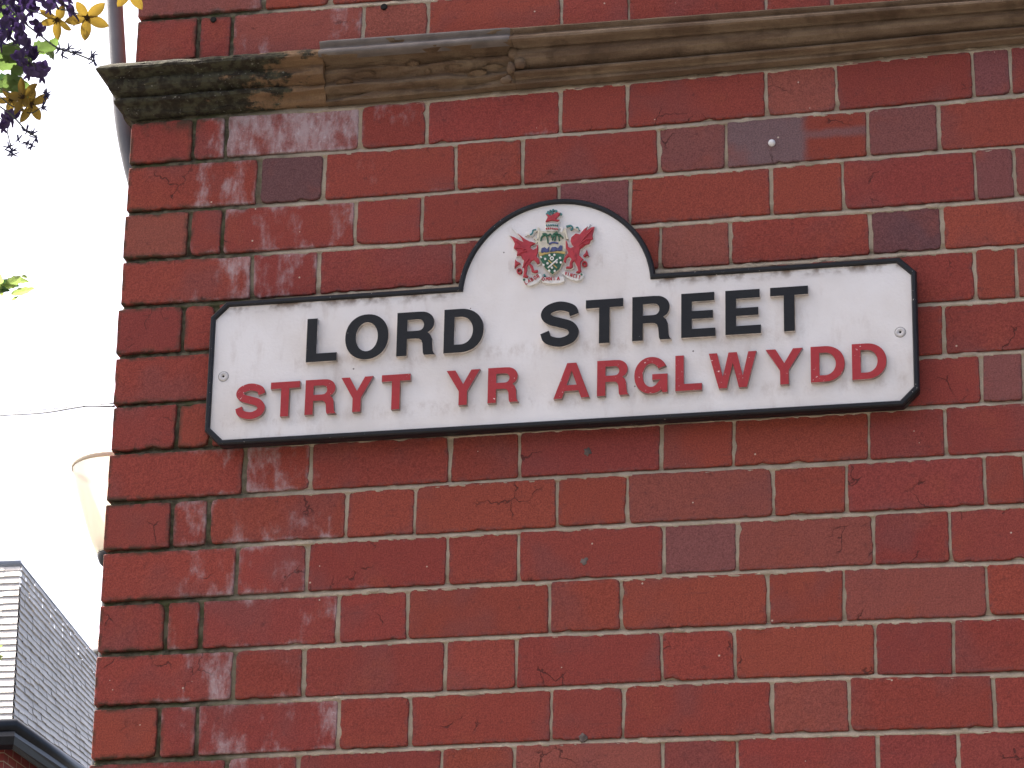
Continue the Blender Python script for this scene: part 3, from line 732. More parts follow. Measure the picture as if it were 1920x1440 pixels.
def line(pts, w): return stroke([p.xy for p in catmull([(a, b, 0) for a, b in pts], 4)] if len(pts) > 2 else [Vector(p) for p in pts], lambda u: w)
DL = [(395,580),(450,600),(520,640),(565,662),(535,600),(490,548),(545,590),(590,625),(640,650),(690,662),(722,680),(692,694),(668,704),(655,732),(690,762),(732,742),(746,690),(756,700),(752,790),(735,845),(768,880),(776,930),(742,945),(730,920),(700,890),(672,900),(652,930),(690,970),(707,1028),(750,1018),(756,1045),(720,1060),(672,1045),(664,1000),(632,945),(617,970),(617,1020),(602,1080),(630,1100),(620,1116),(560,1110),(570,1070),(576,1010),(560,960),(575,900),(545,868),(532,832),(482,835),(490,782),(442,740),(456,680),(430,630)]
DR = [(1480,465),(1452,580),(1460,620),(1428,640),(1412,680),(1372,692),(1322,730),(1292,752),(1282,830),(1340,885),(1318,898),(1302,920),(1302,1000),(1312,1036),(1282,1060),(1242,1055),(1246,1040),(1270,1028),(1260,980),(1232,930),(1216,900),(1197,930),(1202,980),(1172,1000),(1110,997),(1120,975),(1158,973),(1160,930),(1184,880),(1152,842),(1122,870),(1107,930),(1086,912),(1091,870),(1120,830),(1141,800),(1112,730),(1110,640),(1126,650),(1142,720),(1170,738),(1214,722),(1188,690),(1170,650),(1182,600),(1240,550),(1290,562),(1342,500),(1392,460),(1362,522),(1442,470)]
for lp, rg, ar in ((DL, (512,1030), [(450,992),(460,880),(482,905),(527,930),(492,945),(470,962)]), (DR, (1350,935), [(1380,755),(1407,842),(1372,820),(1352,850),(1330,832),(1360,800)])):
    relief('dragon_backing', [lp], 'white', -.0005, .0022, .0004, .0016)
    relief('dragon', [lp], 'red', .0018, .0046, .0008)
    relief('dragon_tail', [circ(*rg, 36), circ(*rg, 20)], 'red', -.0004, .0036, .0004)
    relief('dragon_tail', [ar], 'red', -.0004, .0036, .0004)
for pts in ([(470,640),(540,700),(570,770)], [(455,735),(530,740),(600,760)], [(500,825),(560,790),(610,780)], [(560,1000),(590,940),(640,880)]):
    relief('wing_rib', [line(pts, 13)], 'red', .0042, .0056, .0003)
for pts in ([(1455,500),(1360,600),(1280,700)], [(1450,620),(1360,640),(1280,720)], [(1410,680),(1340,690),(1285,740)], [(1240,900),(1230,840),(1200,780)]):
    relief('wing_rib', [line(pts, 13)], 'red', .0042, .0056, .0003)
relief('helmet', [wobble([(760,500),(850,520),(1010,520),(1090,490),(1112,640),(1105,700),(765,700),(752,640)])], 'pale', -.0005, .0026, .0006)
relief('shield', [[(752,640),(1112,640),(1110,800),(1086,900),(1036,1014),(940,1092),(848,1014),(784,900),(760,800)]], 'pale', .0015, .0036, .0006)
relief('shield_field', [[(772,856),(850,826),(930,806),(1010,808),(1096,822),(1080,890),(1030,1003),(940,1074),(852,1003),(792,900)]], 'green', .003, .0046, .0004)
relief('shield_band', [[(765,790),(860,800),(1000,782),(1106,785),(1100,818),(1010,803),(930,800),(850,820),(772,850)]], 'gold', .003, .0048, .0003)
relief('lion', [[(795,800),(800,745),(842,730),(872,755),(900,722),(896,790),(862,800),(832,790),(820,806)]], 'blue', .003, .0052, .0004)
relief('lion', [[(910,788),(932,732),(982,726),(1012,745),(1040,706),(1070,712),(1066,768),(1030,778),(1000,773),(960,788)]], 'blue', .003, .0052, .0004)
relief('lion', [line([(895,690),(950,668),(1015,680)], 20)], 'blue', .003, .0048, .0003)
for x, y in ((795,862),(905,836),(968,832),(880,940),(996,926),(936,995),(828,962),(902,1036),(1042,872),(972,1040),(850,885),(1050,930)):
    relief('shield_charge', [circ(x, y, 15, 8)], 'white', .004, .0058, .0003)
relief('shield_charge', [circ(936, 876, 26, 14), circ(936, 876, 13, 12)], 'white', .004, .0058, .0003)
relief('shield_charge', [line([(885,1000),(1010,890)], 16)], 'white', .004, .0062, .0003)
relief('shield_charge', [line([(890,900),(1000,1000)], 14)], 'gold', .004, .0056, .0003)
for pts in ([(790,650),(800,600),(840,565)], [(840,560),(870,600),(885,680)], [(880,580),(915,560),(930,600)], [(940,640),(950,570),(985,540)], [(970,650),(985,560),(1000,530)], [(1000,540),(1020,590),(1030,650)], [(1030,560),(1060,590),(1075,610)], [(810,560),(850,555),(880,575)], [(950,590),(1000,565),(1050,580)]):
    relief('palm_frond', [line(pts, 17)], random.choice(['green', 'green', 'teal']), .002, .0046, .0003)
for pts, w, c in (([(590,575),(630,545),(670,570),(700,520),(745,495)], 30, 'white'), ([(650,570),(680,545),(690,510),(730,500)], 18, 'teal'), ([(1115,455),(1160,440),(1200,470),(1235,470),(1285,500)], 32, 'white'),
                  ([(1115,460),(1170,450),(1200,480),(1170,505)], 20, 'teal'), ([(1240,480),(1265,470),(1282,510)], 12, 'teal'), ([(755,470),(760,540),(745,620)], 24, 'pale'), ([(1095,480),(1115,560),(1130,620)], 26, 'pale'), ([(1040,460),(1060,490),(1045,530)], 30, 'white'), ([(700,600),(740,640),(720,670)], 22, 'pale')):
    relief('mantling', [line(pts, w)], c, -.0004 if c != 'teal' else .0015, .0032 if c != 'teal' else .0042, .0004)
relief('torse', [wobble([(845,470),(880,425),(940,415),(1000,425),(1016,470),(1005,515),(930,525),(860,512)])], 'white', -.0004, .0038, .0006)
for k in range(6): relief('torse_stripe', [circ(865+k*27, 492-4*math.sin(k), 11, 8)], 'red', .003, .0052, .0003)
for k in range(6): relief('torse_stripe', [circ(868+k*27, 452-6*math.sin(k*.6), 12, 8)], 'teal', .003, .0052, .0003)
relief('crest_backing', [wobble([(840,410),(860,300),(900,245),(980,240),(1060,280),(1050,320),(1010,360),(1036,390),(1000,415),(850,420)])], 'white', -.0004, .0024, .0005)
relief('crest_dragon', [[(850,402),(880,345),(862,302),(922,325),(1000,280),(1046,292),(1005,340),(978,368),(1030,380),(1002,396),(932,382),(880,396)]], 'red', .002, .0048, .0005)
for x, y in ((885,275),(915,262),(950,252),(985,262),(900,300),(940,285),(1045,300),(870,300)): relief('crest_leaf', [circ(x, y, 17, 7)], 'teal', .002, .0042, .0003)
# motto ribbon
for lp in ([(548,1140),(590,1120),(640,1150),(700,1110),(770,1060),(812,1085),(800,1130),(740,1190),(640,1222),(590,1205)], [(800,1105),(850,1112),(940,1120),(1030,1100),(1085,1105),(1095,1160),(1040,1185),(940,1195),(850,1185),(800,1165)], [(1060,1055),(1100,1030),(1160,1060),(1240,1085),(1290,1070),(1325,1055),(1345,1090),(1310,1140),(1250,1160),(1180,1140),(1110,1105)]):
    relief('motto_ribbon', [wobble(lp)], 'white', -.0004, .0036, .0006)
GL = {'L':[[(0,1),(0,0),(.7,0)]],'A':[[(0,0),(.4,1),(.8,0)],[(.2,.4),(.6,.4)]],'B':[[(0,0),(0,1),(.6,.9),(.6,.6),(0,.5)],[(0,.5),(.7,.4),(.7,.1),(0,0)]],'O':[[(.4,0),(0,.3),(0,.7),(.4,1),(.8,.7),(.8,.3),(.4,0)]],'R':[[(0,0),(0,1),(.7,.9),(.7,.55),(0,.5)],[(.3,.5),(.75,0)]],
      'M':[[(0,0),(.1,1)],[(.1,1),(.45,.3)],[(.45,.3),(.8,1)],[(.8,1),(.9,0)]],'N':[[(0,0),(0,1)],[(0,1),(.7,0)],[(.7,0),(.7,1)]],'I':[[(.2,0),(.2,1)]],'V':[[(0,1),(.35,0)],[(.35,0),(.7,1)]],'C':[[(.7,.85),(.35,1),(0,.7),(0,.3),(.35,0),(.7,.15)]],'T':[[(.35,0),(.35,1)],[(0,1),(.7,1)]]}
def motto(word, a, b, hgt):
    A, B = Vector(a), Vector(b); d = (B-A)/len(word); u = d.normalized(); upv = Vector((u.y, -u.x)); V = MB()
    ml = []
    for i, ch in enumerate(word):
        for sidx, sg in enumerate(GL[ch]):
            pts = [A + d*i + u*(q[0]*d.length*.78) + upv*q[1]*hgt for q in sg]
            for j, (p, q) in enumerate(zip(pts, pts[1:])):
                ml.append((stroke([p, q], lambda t: 9), (.0042 + .0001*(j % 2) + .00005*sidx)*1.45))
    for lp, h in ml:
        a4 = [cp(q) for q in lp]; V.add([(x, -h, z) for x, z in a4] + [(x, -.003, z) for x, z in a4], [(0,1,2,3),(4,5,1,0),(5,6,2,1),(6,7,3,2),(7,4,0,3)])
    o = V.build('motto_lettering', CR['red'], crest)
motto('LABOR', (598,1205), (790,1105), 42); motto('OMNIA', (808,1158), (1050,1148), 44); motto('VINCIT', (1098,1082), (1305,1142), 42)
relief('ribbon_fold', [circ(575,1145,16,8)], 'green', .003, .0042, .0003); relief('ribbon_fold', [circ(835,1082,14,8)], 'teal', .0, .0042, .0003); relief('ribbon_fold', [circ(1312,1078,14,8)], 'green', .003, .0042, .0003)

# ---------------------------------------------------------------- unseen terrace added across the street to block low sky light
ter = thing('added_terrace', 'unseen grey terrace added behind the camera to block low sky light', 'building', (0, -16.0, 0))
MB().box((-26, -8, 0), (26, 0, 8.6)).build('wall', simple('grey_render', (0.17, 0.175, 0.175), 0.9, 0.1, 1), ter)
MB().add([(-26.2,.3,8.6),(26.2,.3,8.6),(26.2,-8.3,8.6),(-26.2,-8.3,8.6),(-26.2,-4,11.4),(26.2,-4,11.4)], [(0,1,5,4),(2,3,4,5),(1,2,5),(3,0,4),(3,2,1,0)]).build('roof', simple('terrace_slates', (0.12, 0.12, 0.125), 0.6, 0.2, 6), ter)
gl = simple('terrace_glass', (0.03, 0.035, 0.04), 0.1, 0.1, 2, 0.5); fr_ = simple('terrace_frame', (0.6, 0.6, 0.58), 0.5, 0.05, 4)
for fx in range(-11, 12):
    for z0_, hh_ in ((.7, 2.1), (4.9, 1.7)):
        f_ = MB(); w_ = .6; x_ = fx*2.2
        f_.box((x_-w_-.08, .003, z0_-.08), (x_-w_, .06, z0_+hh_+.08)).box((x_+w_, .003, z0_-.08), (x_+w_+.08, .06, z0_+hh_+.08)).box((x_-w_, .003, z0_+hh_), (x_+w_, .06, z0_+hh_+.08)).box((x_-w_, .003, z0_-.08), (x_+w_, .09, z0_))
        wo = f_.build('window', fr_, ter); MB().box((x_-w_, .005, z0_), (x_+w_, .02, z0_+hh_)).build('pane', gl, wo)

# ---------------------------------------------------------------- rain pipe on the side return
yp = 0.20
pp = [wall(x, y, yp) for x, y in ((210,-160),(213,-60),(216,20),(219,70),(222,120),(225,165),(229,215),(236,262),(246,310),(258,360),(262,420))]
base = Vector((pp[-1].x, yp, 0)); pts = catmull(pp, 6) + [Vector((pp[-1].x, yp, pp[-1].z-.3))]
dx = max(p.x for p in pts); 
pts = [Vector((min(p.x, -.019), p.y, p.z)) for p in pts]; pts[-1] = Vector((-.019, yp, 0.02))
pts[0] = Vector((pts[0].x, pts[0].y, 8.15))
pt = thing('rain_pipe', 'thin grey pipe bent round the mossy end of the sandstone string course', 'pipe', (pts[-1].x, yp, pts[-1].z))
mb = MB().tube([p-pt.location for p in pts], 0.0148, 16); mb.build('pipe', M['pipe'], pt, True)

# ---------------------------------------------------------------- street lamp beyond the corner
lampc = at(220, 878, 13.0); sc = 13.0/F
lamp = thing('street_lamp', 'street lamp with cream translucent cone shade half hidden behind the brick corner', 'street lamp', (lampc.x, lampc.y, 0))
zt = lampc.z
ca = math.cos(R(20))
hcone = 160*sc/ca
prof = [(84*sc, 0), (83*sc, -9*sc), (78*sc, -32*sc), (66*sc, -72*sc), (53*sc, -112*sc), (41*sc, -144*sc), (29*sc, -hcone), (27*sc, -hcone), (39*sc, -144*sc), (51*sc, -112*sc), (64*sc, -72*sc), (76*sc, -32*sc), (81*sc, -9*sc), (82*sc, 0)]
def m_shade():
    m = bpy.data.materials.new('lamp_shade_acrylic'); m.use_nodes = True; n = m.node_tree.nodes; l = m.node_tree.links
    b = n['Principled BSDF']; b.inputs['Base Color'].default_value = (0.74, 0.72, 0.65, 1); b.inputs['Roughness'].default_value = 0.35
    tr = n.new('ShaderNodeBsdfTranslucent'); tr.inputs[0].default_value = (0.84, 0.82, 0.75, 1)
    tp = n.new('ShaderNodeBsdfTransparent'); tp.inputs[0].default_value = (0.97, 0.96, 0.91, 1)
    a = n.new('ShaderNodeMixShader'); a.inputs[0].default_value = 0.65; l.new(b.outputs[0], a.inputs[1]); l.new(tr.outputs[0], a.inputs[2])
    c = n.new('ShaderNodeMixShader'); c.inputs[0].default_value = 0.36; l.new(a.outputs[0], c.inputs[1]); l.new(tp.outputs[0], c.inputs[2])
    l.new(c.outputs[0], n['Material Output'].inputs[0]); return m
msh = m_shade()
MB().lathe(prof, 56, (0, 0, zt), True).build('lamp_shade', msh, lamp, True)
MB().lathe([(84.5*sc, 3*sc), (86*sc, 0), (85.5*sc, -6*sc), (83.5*sc, -8*sc)], 56, (0, 0, zt), True).build('shade_rim', simple('shade_rim_plastic', (0.55, 0.50, 0.38), 0.5, 0.1, 20), lamp, True)
zb = zt-hcone
dk = simple('lamp_black_metal', (0.025, 0.026, 0.03), 0.5, 0.2, 20)
MB().lathe([(.0005, 4*sc), (27*sc, 3*sc), (27*sc, -6*sc), (22*sc, -18*sc), (16*sc, -24*sc), (.0005, -24*sc)], 32, (0, 0, zb)).build('collar', dk, lamp, True)
MB().lathe([(13*sc, 0), (.027, -(zb-24*sc)*.6), (.03, -(zb-24*sc)+1.2), (.09, -(zb-24*sc)+1.1), (.09, -(zb-24*sc))], 20, (0, 0, zb-24*sc)).build('post', dk, lamp, True)

# ---------------------------------------------------------------- slate-roofed building beyond
D0 = 38.0
A = at(39, 1058, D0); B = at(23, 1354, D0-1.9)
def level(px, py, z):
    d = ray(px, py); return CAMP + d*((z-CAMP.z)/d.z)
C = level(200, 1257, A.z); Dd = level(200, 1480, B.z)
LA = A + Vector((-5.5, -0.2, 0)); LB = B + Vector((-5.5, -0.2, 0))
slate_b = thing('slate_roofed_building', 'building with steep grey slate roof and black gutter at lower left', 'building', (B.x-2, B.y+3, 0))
o0 = slate_b.location
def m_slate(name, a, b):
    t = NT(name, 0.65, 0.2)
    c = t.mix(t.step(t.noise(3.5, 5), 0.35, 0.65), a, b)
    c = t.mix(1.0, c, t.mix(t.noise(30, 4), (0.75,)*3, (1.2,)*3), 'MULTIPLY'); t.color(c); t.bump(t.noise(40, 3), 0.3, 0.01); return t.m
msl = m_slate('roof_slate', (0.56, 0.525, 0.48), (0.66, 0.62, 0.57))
def slope(tl, tr, br, bl, n, seed):
    nrm = (tr-tl).cross(bl-tl).normalized()
    if nrm.z < 0: nrm = -nrm
    L = (tr-tl).length; m = max(4, int(L/.17)); rr = random.Random(seed)
    me_l = []
    for i in range(n):
        v0, v1 = i/n, (i+1)/n; V = []; Fc = []
        for k in range(m):
            u0, u1 = k/m+.00005, (k+1)/m-.00005; lift = .020+rr.uniform(-.004, .006); dv = rr.uniform(-.10, .10)/n
            P = lambda u, v, h: tl.lerp(tr, u).lerp(bl.lerp(br, u), v) + nrm*h - o0
            b = len(V); V += [P(u0, v0-.35/n, .001), P(u1, v0-.35/n, .001), P(u1, v1+dv, lift), P(u0, v1+dv, lift), P(u1, v1+dv, -.01), P(u0, v1+dv, -.01)]
            Fc += [(b, b+3, b+2, b+1), (b+3, b+5, b+4, b+2)]
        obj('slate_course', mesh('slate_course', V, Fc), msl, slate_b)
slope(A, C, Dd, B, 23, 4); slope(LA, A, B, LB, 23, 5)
# roof body under the slates, lead along the top, walls, gutter
up = Vector((0, 0, 1))
Bk = lambda p: p + Vector((2.2, 9.0, 0)) if False else p
body = MB(); q = .03
dn = Vector((-.10, .08, -.13))
body.add([p-o0+dn for p in (LA, A, C, Dd, B, LB)] + [C+Vector((-5, 4, -.26))-o0, LA+Vector((0, 6, -.26))-o0], [(0,5,4,1),(1,4,3,2),(0,1,2,6,7)])
body.build('roof_deck', simple('roof_deck_felt', (0.05, 0.05, 0.052), 0.8, 0.1, 5), slate_b)
lead = simple('lead_flashing', (0.30, 0.31, 0.325), 0.5, 0.1, 8)
MB().tube([LA-o0, A-o0], .045, 10).build('ridge', lead, slate_b, True)
MB().tube([A-o0, C-o0], .016, 10).build('ridge', lead, slate_b, True)
gm = simple('black_gutter', (0.012, 0.013, 0.016), 0.35, 0.2, 10)
e1 = (Dd-B).normalized(); e0 = (LB-B).normalized(); n1 = e1.cross(up).normalized(); n0 = up.cross(e0).normalized()
if n1.x < 0: n1 = -n1
if n0.y > 0: n0 = -n0
gc = (n1+n0).normalized()*.09
g = MB().tube([LB+n0*.06-up*.07-o0, B+gc-up*.07-o0, Dd+n1*.06-up*.07-o0], .085, 12); g.build('gutter', gm, slate_b, True)
MB().tube([LB-up*.19-o0, B+gc*.6-up*.19-o0, Dd+n1*.03-up*.19-o0], .11, 8).build('fascia', gm, slate_b)
wl_ = MB(); zz = -o0.z
wl_.add([LB+Vector((.2,.12,-.12))-o0, B+Vector((-.10,.10,-.12))-o0, Dd+Vector((-.12,0,-.12))-o0] + [Vector((p.x, p.y, 0))-o0 for p in (LB+Vector((.2,.25,0)), B+Vector((-.12,.2,0)), Dd+Vector((-.2,0,0)))], [(0,3,4,1),(1,4,5,2)])
wl_.build('wall', M['farbrick'], slate_b)

# far house with red tiles, a sliver between the slate roof and the corner
E0 = at(150, 1222, 62); E1 = at(215, 1200, 62)
hz = E0.z
red_h = thing('red_roofed_house', 'sliver of a red tiled roof over pale wall beside the brick corner', 'house', (E0.x+1.5, E0.y+3, 0))
o1 = red_h.location
e = [level(155, 1226, hz), level(230, 1206, hz)]
p0 = at(158, 1222, 62); p1 = at(230, 1204, 60)
MB().add([p0-o1, p1-o1, at(232, 1168, 65)-o1, at(186, 1197, 65)-o1, p0+Vector((0, 8, 0))-o1, p1+Vector((0, 8, 0))-o1, p0+Vector((0,0,-.1))-o1, p1+Vector((0,0,-.1))-o1], [(0,1,2,3),(0,3,4),(3,2,5,4),(6,7,1,0)]).build('roof', simple('red_tiles', (0.24, 0.085, 0.06), 0.7, 0.2, 6), red_h)
MB().tube([p0+Vector((0,-.05,-.06))-o1, p1+Vector((0,-.05,-.06))-o1], .06, 8).build('gutter', gm, red_h, True)
MB().add([p0+Vector((.25,.3,-.1))-o1, p1+Vector((0,.3,-.1))-o1, Vector((p1.x, p1.y+.3, 0))-o1, Vector((p0.x+.25, p0.y+.3, 0))-o1, p0+Vector((.25,7,-.1))-o1, Vector((p0.x+.25, p0.y+7, 0))-o1], [(0,3,2,1),(0,4,5,3)]).build('wall', simple('pale_render', (0.55, 0.52, 0.48), 0.85, 0.08, 2), red_h)

# ---------------------------------------------------------------- overhead wires
def wire(pts, r, label):
    P = catmull(pts, 8); o = thing('overhead_wire', label, 'wire', P[-1], 'overhead wires')
    MB().tube([p-P[-1] for p in P], r, 6).build('cable', M['wirem'], o, True); return o
M['wirem'] = simple('wire_sheath', (0.10, 0.11, 0.13), 0.6, 0.1, 10)
wp = lambda x, y, d: at(x, y, d)
aw = wall(214, 756, .9)
w1 = [wp(-260, 802, 11), wp(-100, 783.5, 9.6), wp(0, 774.5, 8.8), wp(110, 765, 7.8), wall(214, 756, .95)]
w2 = [wp(-260, 812, 11), wp(-100, 789, 9.6), wp(0, 779, 8.8), wp(60, 775.5, 8.2), wp(95, 772, 7.9), wp(130, 766, 7.6), wp(160, 761.5, 7.3), wp(185, 761.5, 7.1), wall(214, 762, .95)]
wire(w1, .0014, 'upper of the two thin wires running to the brick corner below the leaves')
k2 = wire(w2, .0024, 'lower sagging wire with a small clip running to the brick corner')
blob('clip', Vector(w2[6])-k2.location, (.006, .003, .003), M['wirem'], k2, 1, 2, .2)

# ---------------------------------------------------------------- hanging basket flowers, upper left
DB = 3.9
lob = m_leaf('lobelia_petal', (0.040, 0.022, 0.090), 0.30); lobd = m_leaf('lobelia_bud', (0.045, 0.045, 0.115), 0.25)
yel = m_leaf('yellow_petal', (0.225, 0.150, 0.022), 0.40); leafm = m_leaf('fresh_leaf', (0.12, 0.19, 0.05), 0.5); leafd = m_leaf('dark_leaf', (0.05, 0.11, 0.035), 0.4)
stemm = m_leaf('stem', (0.06, 0.07, 0.05), 0.1); stam = simple('stamens', (0.05, 0.028, 0.01), 0.8, 0.3, 200)
bc = at(-340, -10, DB+.05)
hb = thing('hanging_basket', 'hanging basket of purple lobelia and yellow flowers trailing in at upper left', 'flower basket', bc)
def P3(px, py, d=DB): return at(px, py, d) - bc
rb = random.Random(5)
right = CROT @ Vector((1, 0, 0)); upc = CROT @ Vector((0, 0, 1)); fwd = CROT @ Vector((0, 1, 0))
def petal_mesh(L, W, curl, tip=0.5, n=6, m=2, ribs=0.0):
    V = []; Fc = []
    for i in range(n+1):
        u = i/n; w = W*(math.sin(math.pi*min(1, u*.93+.07)**(0.8+tip*.5))**.75)*(1 if u < 1 else 0) + .0002
        for j in range(-m, m+1):
            s = j/m; V.append((s*w/2, -curl*L*u*u - abs(s)*w*.18 + ribs*(j % 2), L*u))
    c = 2*m+1
    for i in range(n):
        for j in range(2*m): Fc.append((i*c+j, i*c+j+1, (i+1)*c+j+1, (i+1)*c+j))
    return mesh('petal', V, Fc, True)
def frame(normal, roll):                       # local y = -normal ... petals lie in the local xz plane
    n = normal.normalized(); x = right.copy(); x = (x - n*x.dot(n)).normalized(); z = n.cross(x)*-1
    z = x.cross(-n)*-1
    c, s = math.cos(roll), math.sin(roll); xr = x*c + z*s; zr = z*c - x*s
    return Matrix((xr, -n, zr)).transposed()
petY = petal_mesh(.0235, .0108, .12, .6, 7, 2, .0003)
def yellow(px, py, size, normal, roll, d=DB, skip=()):
    c = P3(px, py, d)
    f = blob('yellow_flower', c, (.0030*size, .0030*size, .0030*size), stam, hb, px, 2, .5)
    mat = frame(normal, roll)
    for k in range(5):
        if k in skip: continue
        q = obj('petal', petY, yel, f); a = 2*math.pi*k/5 + rb.uniform(-.12, .12)
        q.matrix_local = (mat @ Matrix.Rotation(a, 3, 'Y') @ Matrix.Rotation(rb.uniform(-.15, .25), 3, 'X')).to_4x4() @ Matrix.Scale(size*rb.uniform(.92, 1.08), 4)
    st_ = MB()
    for k in range(11):
        a = rb.uniform(0, 6.28); b = mat @ Vector((math.cos(a)*.0035, -.006, math.sin(a)*.0035)); st_.tube([Vector((0, 0, 0)), b*size], .0004, 4)
    st_.build('stamens', stam, f)
toc = lambda a, b: (-fwd + right*a + upc*b)
yellow(163, 33, 1.05, toc(.1, -.25), .15)
yellow(108, 36, .95, toc(-.5, -.9), 1.1, DB+.02)
yellow(44, 182, .95, toc(-.7, .2), .5, DB-.01); yellow(58, 195, .95, toc(.8, -.5), 2.0, DB+.012)
yellow(22, 186, .8, toc(-.3, -.7), 1.5, DB+.03); yellow(243, -19, 1.0, toc(.1, -.5), .65, DB-.05)
def lobelia_mesh(seed):
    r = random.Random(seed); mb_ = MB()
    for a, L, W in ((-.75, .0085, .0055), (0, .0095, .0062), (.75, .0085, .0055), (2.65, .0050, .0022), (-2.65, .0050, .0022)):
        pm_ = petal_mesh(L*r.uniform(.9, 1.1), W, r.uniform(.1, .5), .1, 4, 2)
        mt = Matrix.Rotation(math.pi+a, 3, 'Y') @ Matrix.Rotation(r.uniform(-.2, .3), 3, 'X')
        mb_.add([mt @ v.co for v in pm_.vertices], [tuple(p.vertices) for p in pm_.polygons]); bpy.data.meshes.remove(pm_)
    mb_.tube([Vector((0, 0, 0)), Vector((0, .004, .003)), Vector((0, .008, .007))], [.0013, .0011, .0007], 6)
    return mesh('purple_flower', mb_.v, mb_.f, True)
LM = [lobelia_mesh(i) for i in range(4)]
spots = [(8,8),(22,14),(45,14),(33,30),(12,34),(58,28),(26,52),(6,58),(44,44),(68,52),(80,8),(92,22),(130,6),(137,30),(16,74),(34,80),(50,92),(62,104),(38,116),(46,128),(56,118),(74,66),(66,132),(80,138),(54,146),(10,232),(22,228),(6,246),(78,150),(118,14),(64,6),(28,0),(100,6),(0,20),(2,84),(40,64),(140,44)]
for i, (x, y) in enumerate(spots):
    o = obj('purple_flower', LM[i % 4], lob, hb, P3(x, y-6, DB+rb.uniform(-.05, .05)))
    mt = frame(toc(rb.uniform(-.8, .8), rb.uniform(-.9, .3)), rb.uniform(-.6, .6)).to_4x4(); lc = o.location.copy()
    o.matrix_local = Matrix.Translation(lc) @ mt @ Matrix.Scale(rb.uniform(1.15, 1.6), 4)
def stem(pts, r=.0007, buds=None):
    P = catmull([P3(x, y, DB+dd) for x, y, dd in pts], 6); MB().tube(P, r, 6).build('stem', stemm, hb, True); return P
stem([(-330,-30,.05),(-160,-60,.04),(-40,-30,.02),(40,38,0),(75,66,0),(105,88,0),(140,100,0),(176,114,0)], .0009)
stem([(-330,-10,.05),(-120,20,.03),(0,78,0),(32,86,0),(50,104,0),(66,128,0)])
stem([(-330,0,.05),(-140,110,.03),(0,200,0),(28,222,0),(50,246,0),(68,256,0)], .0009)
stem([(-330,0,.05),(-140,130,.03),(0,222,.01),(14,250,.01),(21,282,.01)])
stem([(-330,-40,.05),(-120,-60,.03),(20,-20,0),(90,10,0),(135,22,0),(160,32,0)]); stem([(-330,-40,.05),(-60,-120,0),(120,-80,-.02),(243,-24,-.05)])
stem([(-330,0,.05),(-160,80,.02),(-30,150,.01),(20,175,0),(44,184,0)]); stem([(-60,120,.02),(10,190,.02),(40,205,.02),(58,212,.01),(80,200,.0)]); stem([(-60,-20,.02),(60,20,.02),(108,38,.02)])
def bud(px, py, seed):
    r = random.Random(seed); mb_ = MB()
    for k in range(7):
        a = r.uniform(0, 6.28); L = r.uniform(.004, .009); v = right*math.cos(a)*L + upc*math.sin(a)*L + fwd*r.uniform(-.004, .004)
        mb_.tube([Vector((0,0,0)), v*.6, v], [.0007, .0009, .0002], 5)
    mb_.tube([Vector((-.0012, 0, 0)), Vector((0, 0, .0008)), Vector((.0015, 0, 0))], [.0008, .0022, .0006], 6)
    mb_.build('flower_bud', lobd, hb, True, P3(px, py))
for i, (x, y) in enumerate(((176,114),(172,104),(142,98),(128,92),(116,104),(112,92),(68,258),(62,250),(50,246),(52,268),(60,274),(21,284),(16,276),(34,262),(86,178),(80,200),(88,176),(24,290))): bud(x, y, i)
def leaf_mesh(L, W, curl, seed):
    r = random.Random(seed); n, m = 8, 3; V = []; Fc = []
    for i in range(n+1):
        u = i/n; w = W*math.sin(math.pi*u**.75)**.8*(1+.12*((i % 2)*2-1)) if 0 < i < n else .0004
        for j in range(-m, m+1):
            s = j/m; V.append((s*w/2, -curl*L*u*u + abs(s)*w*.22 + .04*L*nz(u*3, s*2, seed), L*u))
    c = 2*m+1
    for i in range(n):
        for j in range(2*m): Fc.append((i*c+j, i*c+j+1, (i+1)*c+j+1, (i+1)*c+j))
    return mesh('leaf', V, Fc, True)
LF = [leaf_mesh(.030, .016, c, i) for i, c in enumerate((.2, .5, -.2, .35))]; LN = [leaf_mesh(.031, .0095, c, i) for i, c in enumerate((.15, .4, -.15, .3))]; palem = m_leaf('pale_leaf', (0.30, 0.40, 0.12), 0.65)
def leaf(px, py, ang, size=1.0, d=DB+.02, tilt=0.0, mat=None, nrm=None, src=None):
    i = rb.randrange(4); me = (src or LF)[i].copy(); me.materials.clear()
    o = obj('leaf', me, mat or leafm, hb)
    o.matrix_local = Matrix.Translation(P3(px, py, d)) @ frame(nrm or toc(rb.uniform(-.5, .5), rb.uniform(-.7, .2)), 0).to_4x4() @ Matrix.Rotation(ang, 4, 'Y') @ Matrix.Rotation(tilt, 4, 'X') @ Matrix.Scale(size, 4)
for x, y, a, s in ((62,88,1.5,1.0),(70,96,2.0,.9),(75,82,1.2,1.0),(90,100,2.5,.75),(0,100,1.6,1.2),(-5,128,1.8,1.3),(2,150,1.3,1.2),(10,118,2.4,1.1),(-10,160,2.0,1.2),(20,140,2.2,.9),(30,96,.6,.9),(-12,90,1.1,1.2),(0,175,2.4,1.1),(-20,60,1.7,1.2),(-10,20,1.5,1.2),(40,128,2.6,.8),(20,165,1.2,.9)):
    leaf(x, y, a, s, DB+.03+rb.uniform(0, .05), rb.uniform(-.5, .5), leafm if rb.random() < .75 else leafd)
for k in range(70):                            # the body of the planting, left of the picture
    x, y = rb.uniform(-600, -75), rb.uniform(-110, 25)
    leaf(x, y, rb.uniform(0, 6.28), rb.uniform(1.0, 1.7), DB+rb.uniform(-.1, .2), rb.uniform(-.6, .6), leafm if k % 3 else leafd)
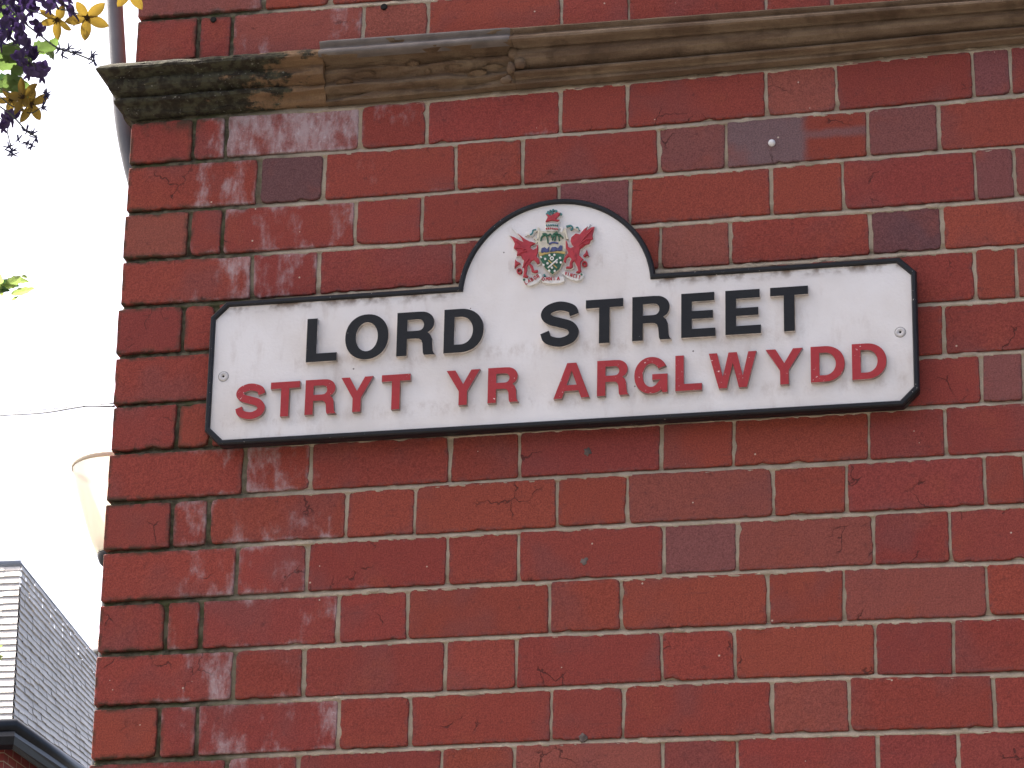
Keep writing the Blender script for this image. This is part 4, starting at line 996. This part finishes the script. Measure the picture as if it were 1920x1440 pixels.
for k in range(34):
    o = obj('purple_flower', LM[k % 4], lob, hb, P3(rb.uniform(-600, -60), rb.uniform(-130, 60), DB+rb.uniform(-.12, .05))); lc = o.location.copy()
    o.matrix_local = Matrix.Translation(lc) @ frame(toc(rb.uniform(-.8, .8), rb.uniform(-.9, .3)), rb.uniform(-.6, .6)).to_4x4() @ Matrix.Scale(rb.uniform(1.15, 1.6), 4)
# trailing shoot along the left edge of the picture
stem([(-330,20,.05),(-200,200,.02),(-110,380,0),(-70,520,0),(-55,700,0),(-60,950,0),(-45,1130,0),(-20,1222,0)], .0012)
stem([(-70,520,0),(-30,540,0),(5,545,0)], .0007)
for x, y, a, s, t, mm in ((24,519,.9,.30,.2,0),(40,518,1.72,.42,.9,0),(8,534,1.5,.55,.3,1),(14,528,1.85,.95,-.1,0),(-12,532,1.75,.8,.3,1),(2,542,2.1,1.25,.2,0),(20,552,1.85,.9,.3,0),(-2,550,2.95,.85,.1,0),(4,556,3.3,.7,.2,0),(22,564,2.3,.35,.4,0),(-16,540,1.5,.8,.5,1),(-10,546,2.0,.8,.6,1),(-16,1228,1.25,.55,.1,0),(-18,1232,1.7,.55,.1,0),(-16,1226,2.3,.5,.2,0),(-40,1120,1.6,.7,0,0)):
    leaf(x, y, a, s, DB, t, leafd if mm else palem, None, LN)
# the basket itself, just out of the picture, on its bracket and post
MB().lathe([(.02,-.17),(.09,-.155),(.14,-.11),(.165,-.05),(.17,0),(.16,0),(.13,-.03),(.0005,-.02)], 32).build('basket', simple('coir_liner', (0.10, 0.065, 0.035), 0.95, 0.4, 60, bump=.6), hb, True)
ch = MB()
for k in range(3): a = 2.1*k+.4; ch.tube([(.165*math.cos(a), .165*math.sin(a), 0), (0, 0, .42)], .0025, 6)
ch.build('chain', dk, hb)
px_ = -1.35
br = MB(); br.tube([(0,0,.42),(0,0,.47),(px_,0,.47)], .010, 8); br.tube([(-.5,0,.46),(px_,0,.05)], .008, 8); br.build('bracket', dk, hb)
MB().tube([(px_,0,-bc.z),(px_,0,.9)], .05, 14).build('post', dk, hb, True)
print('bricks', nbrick)
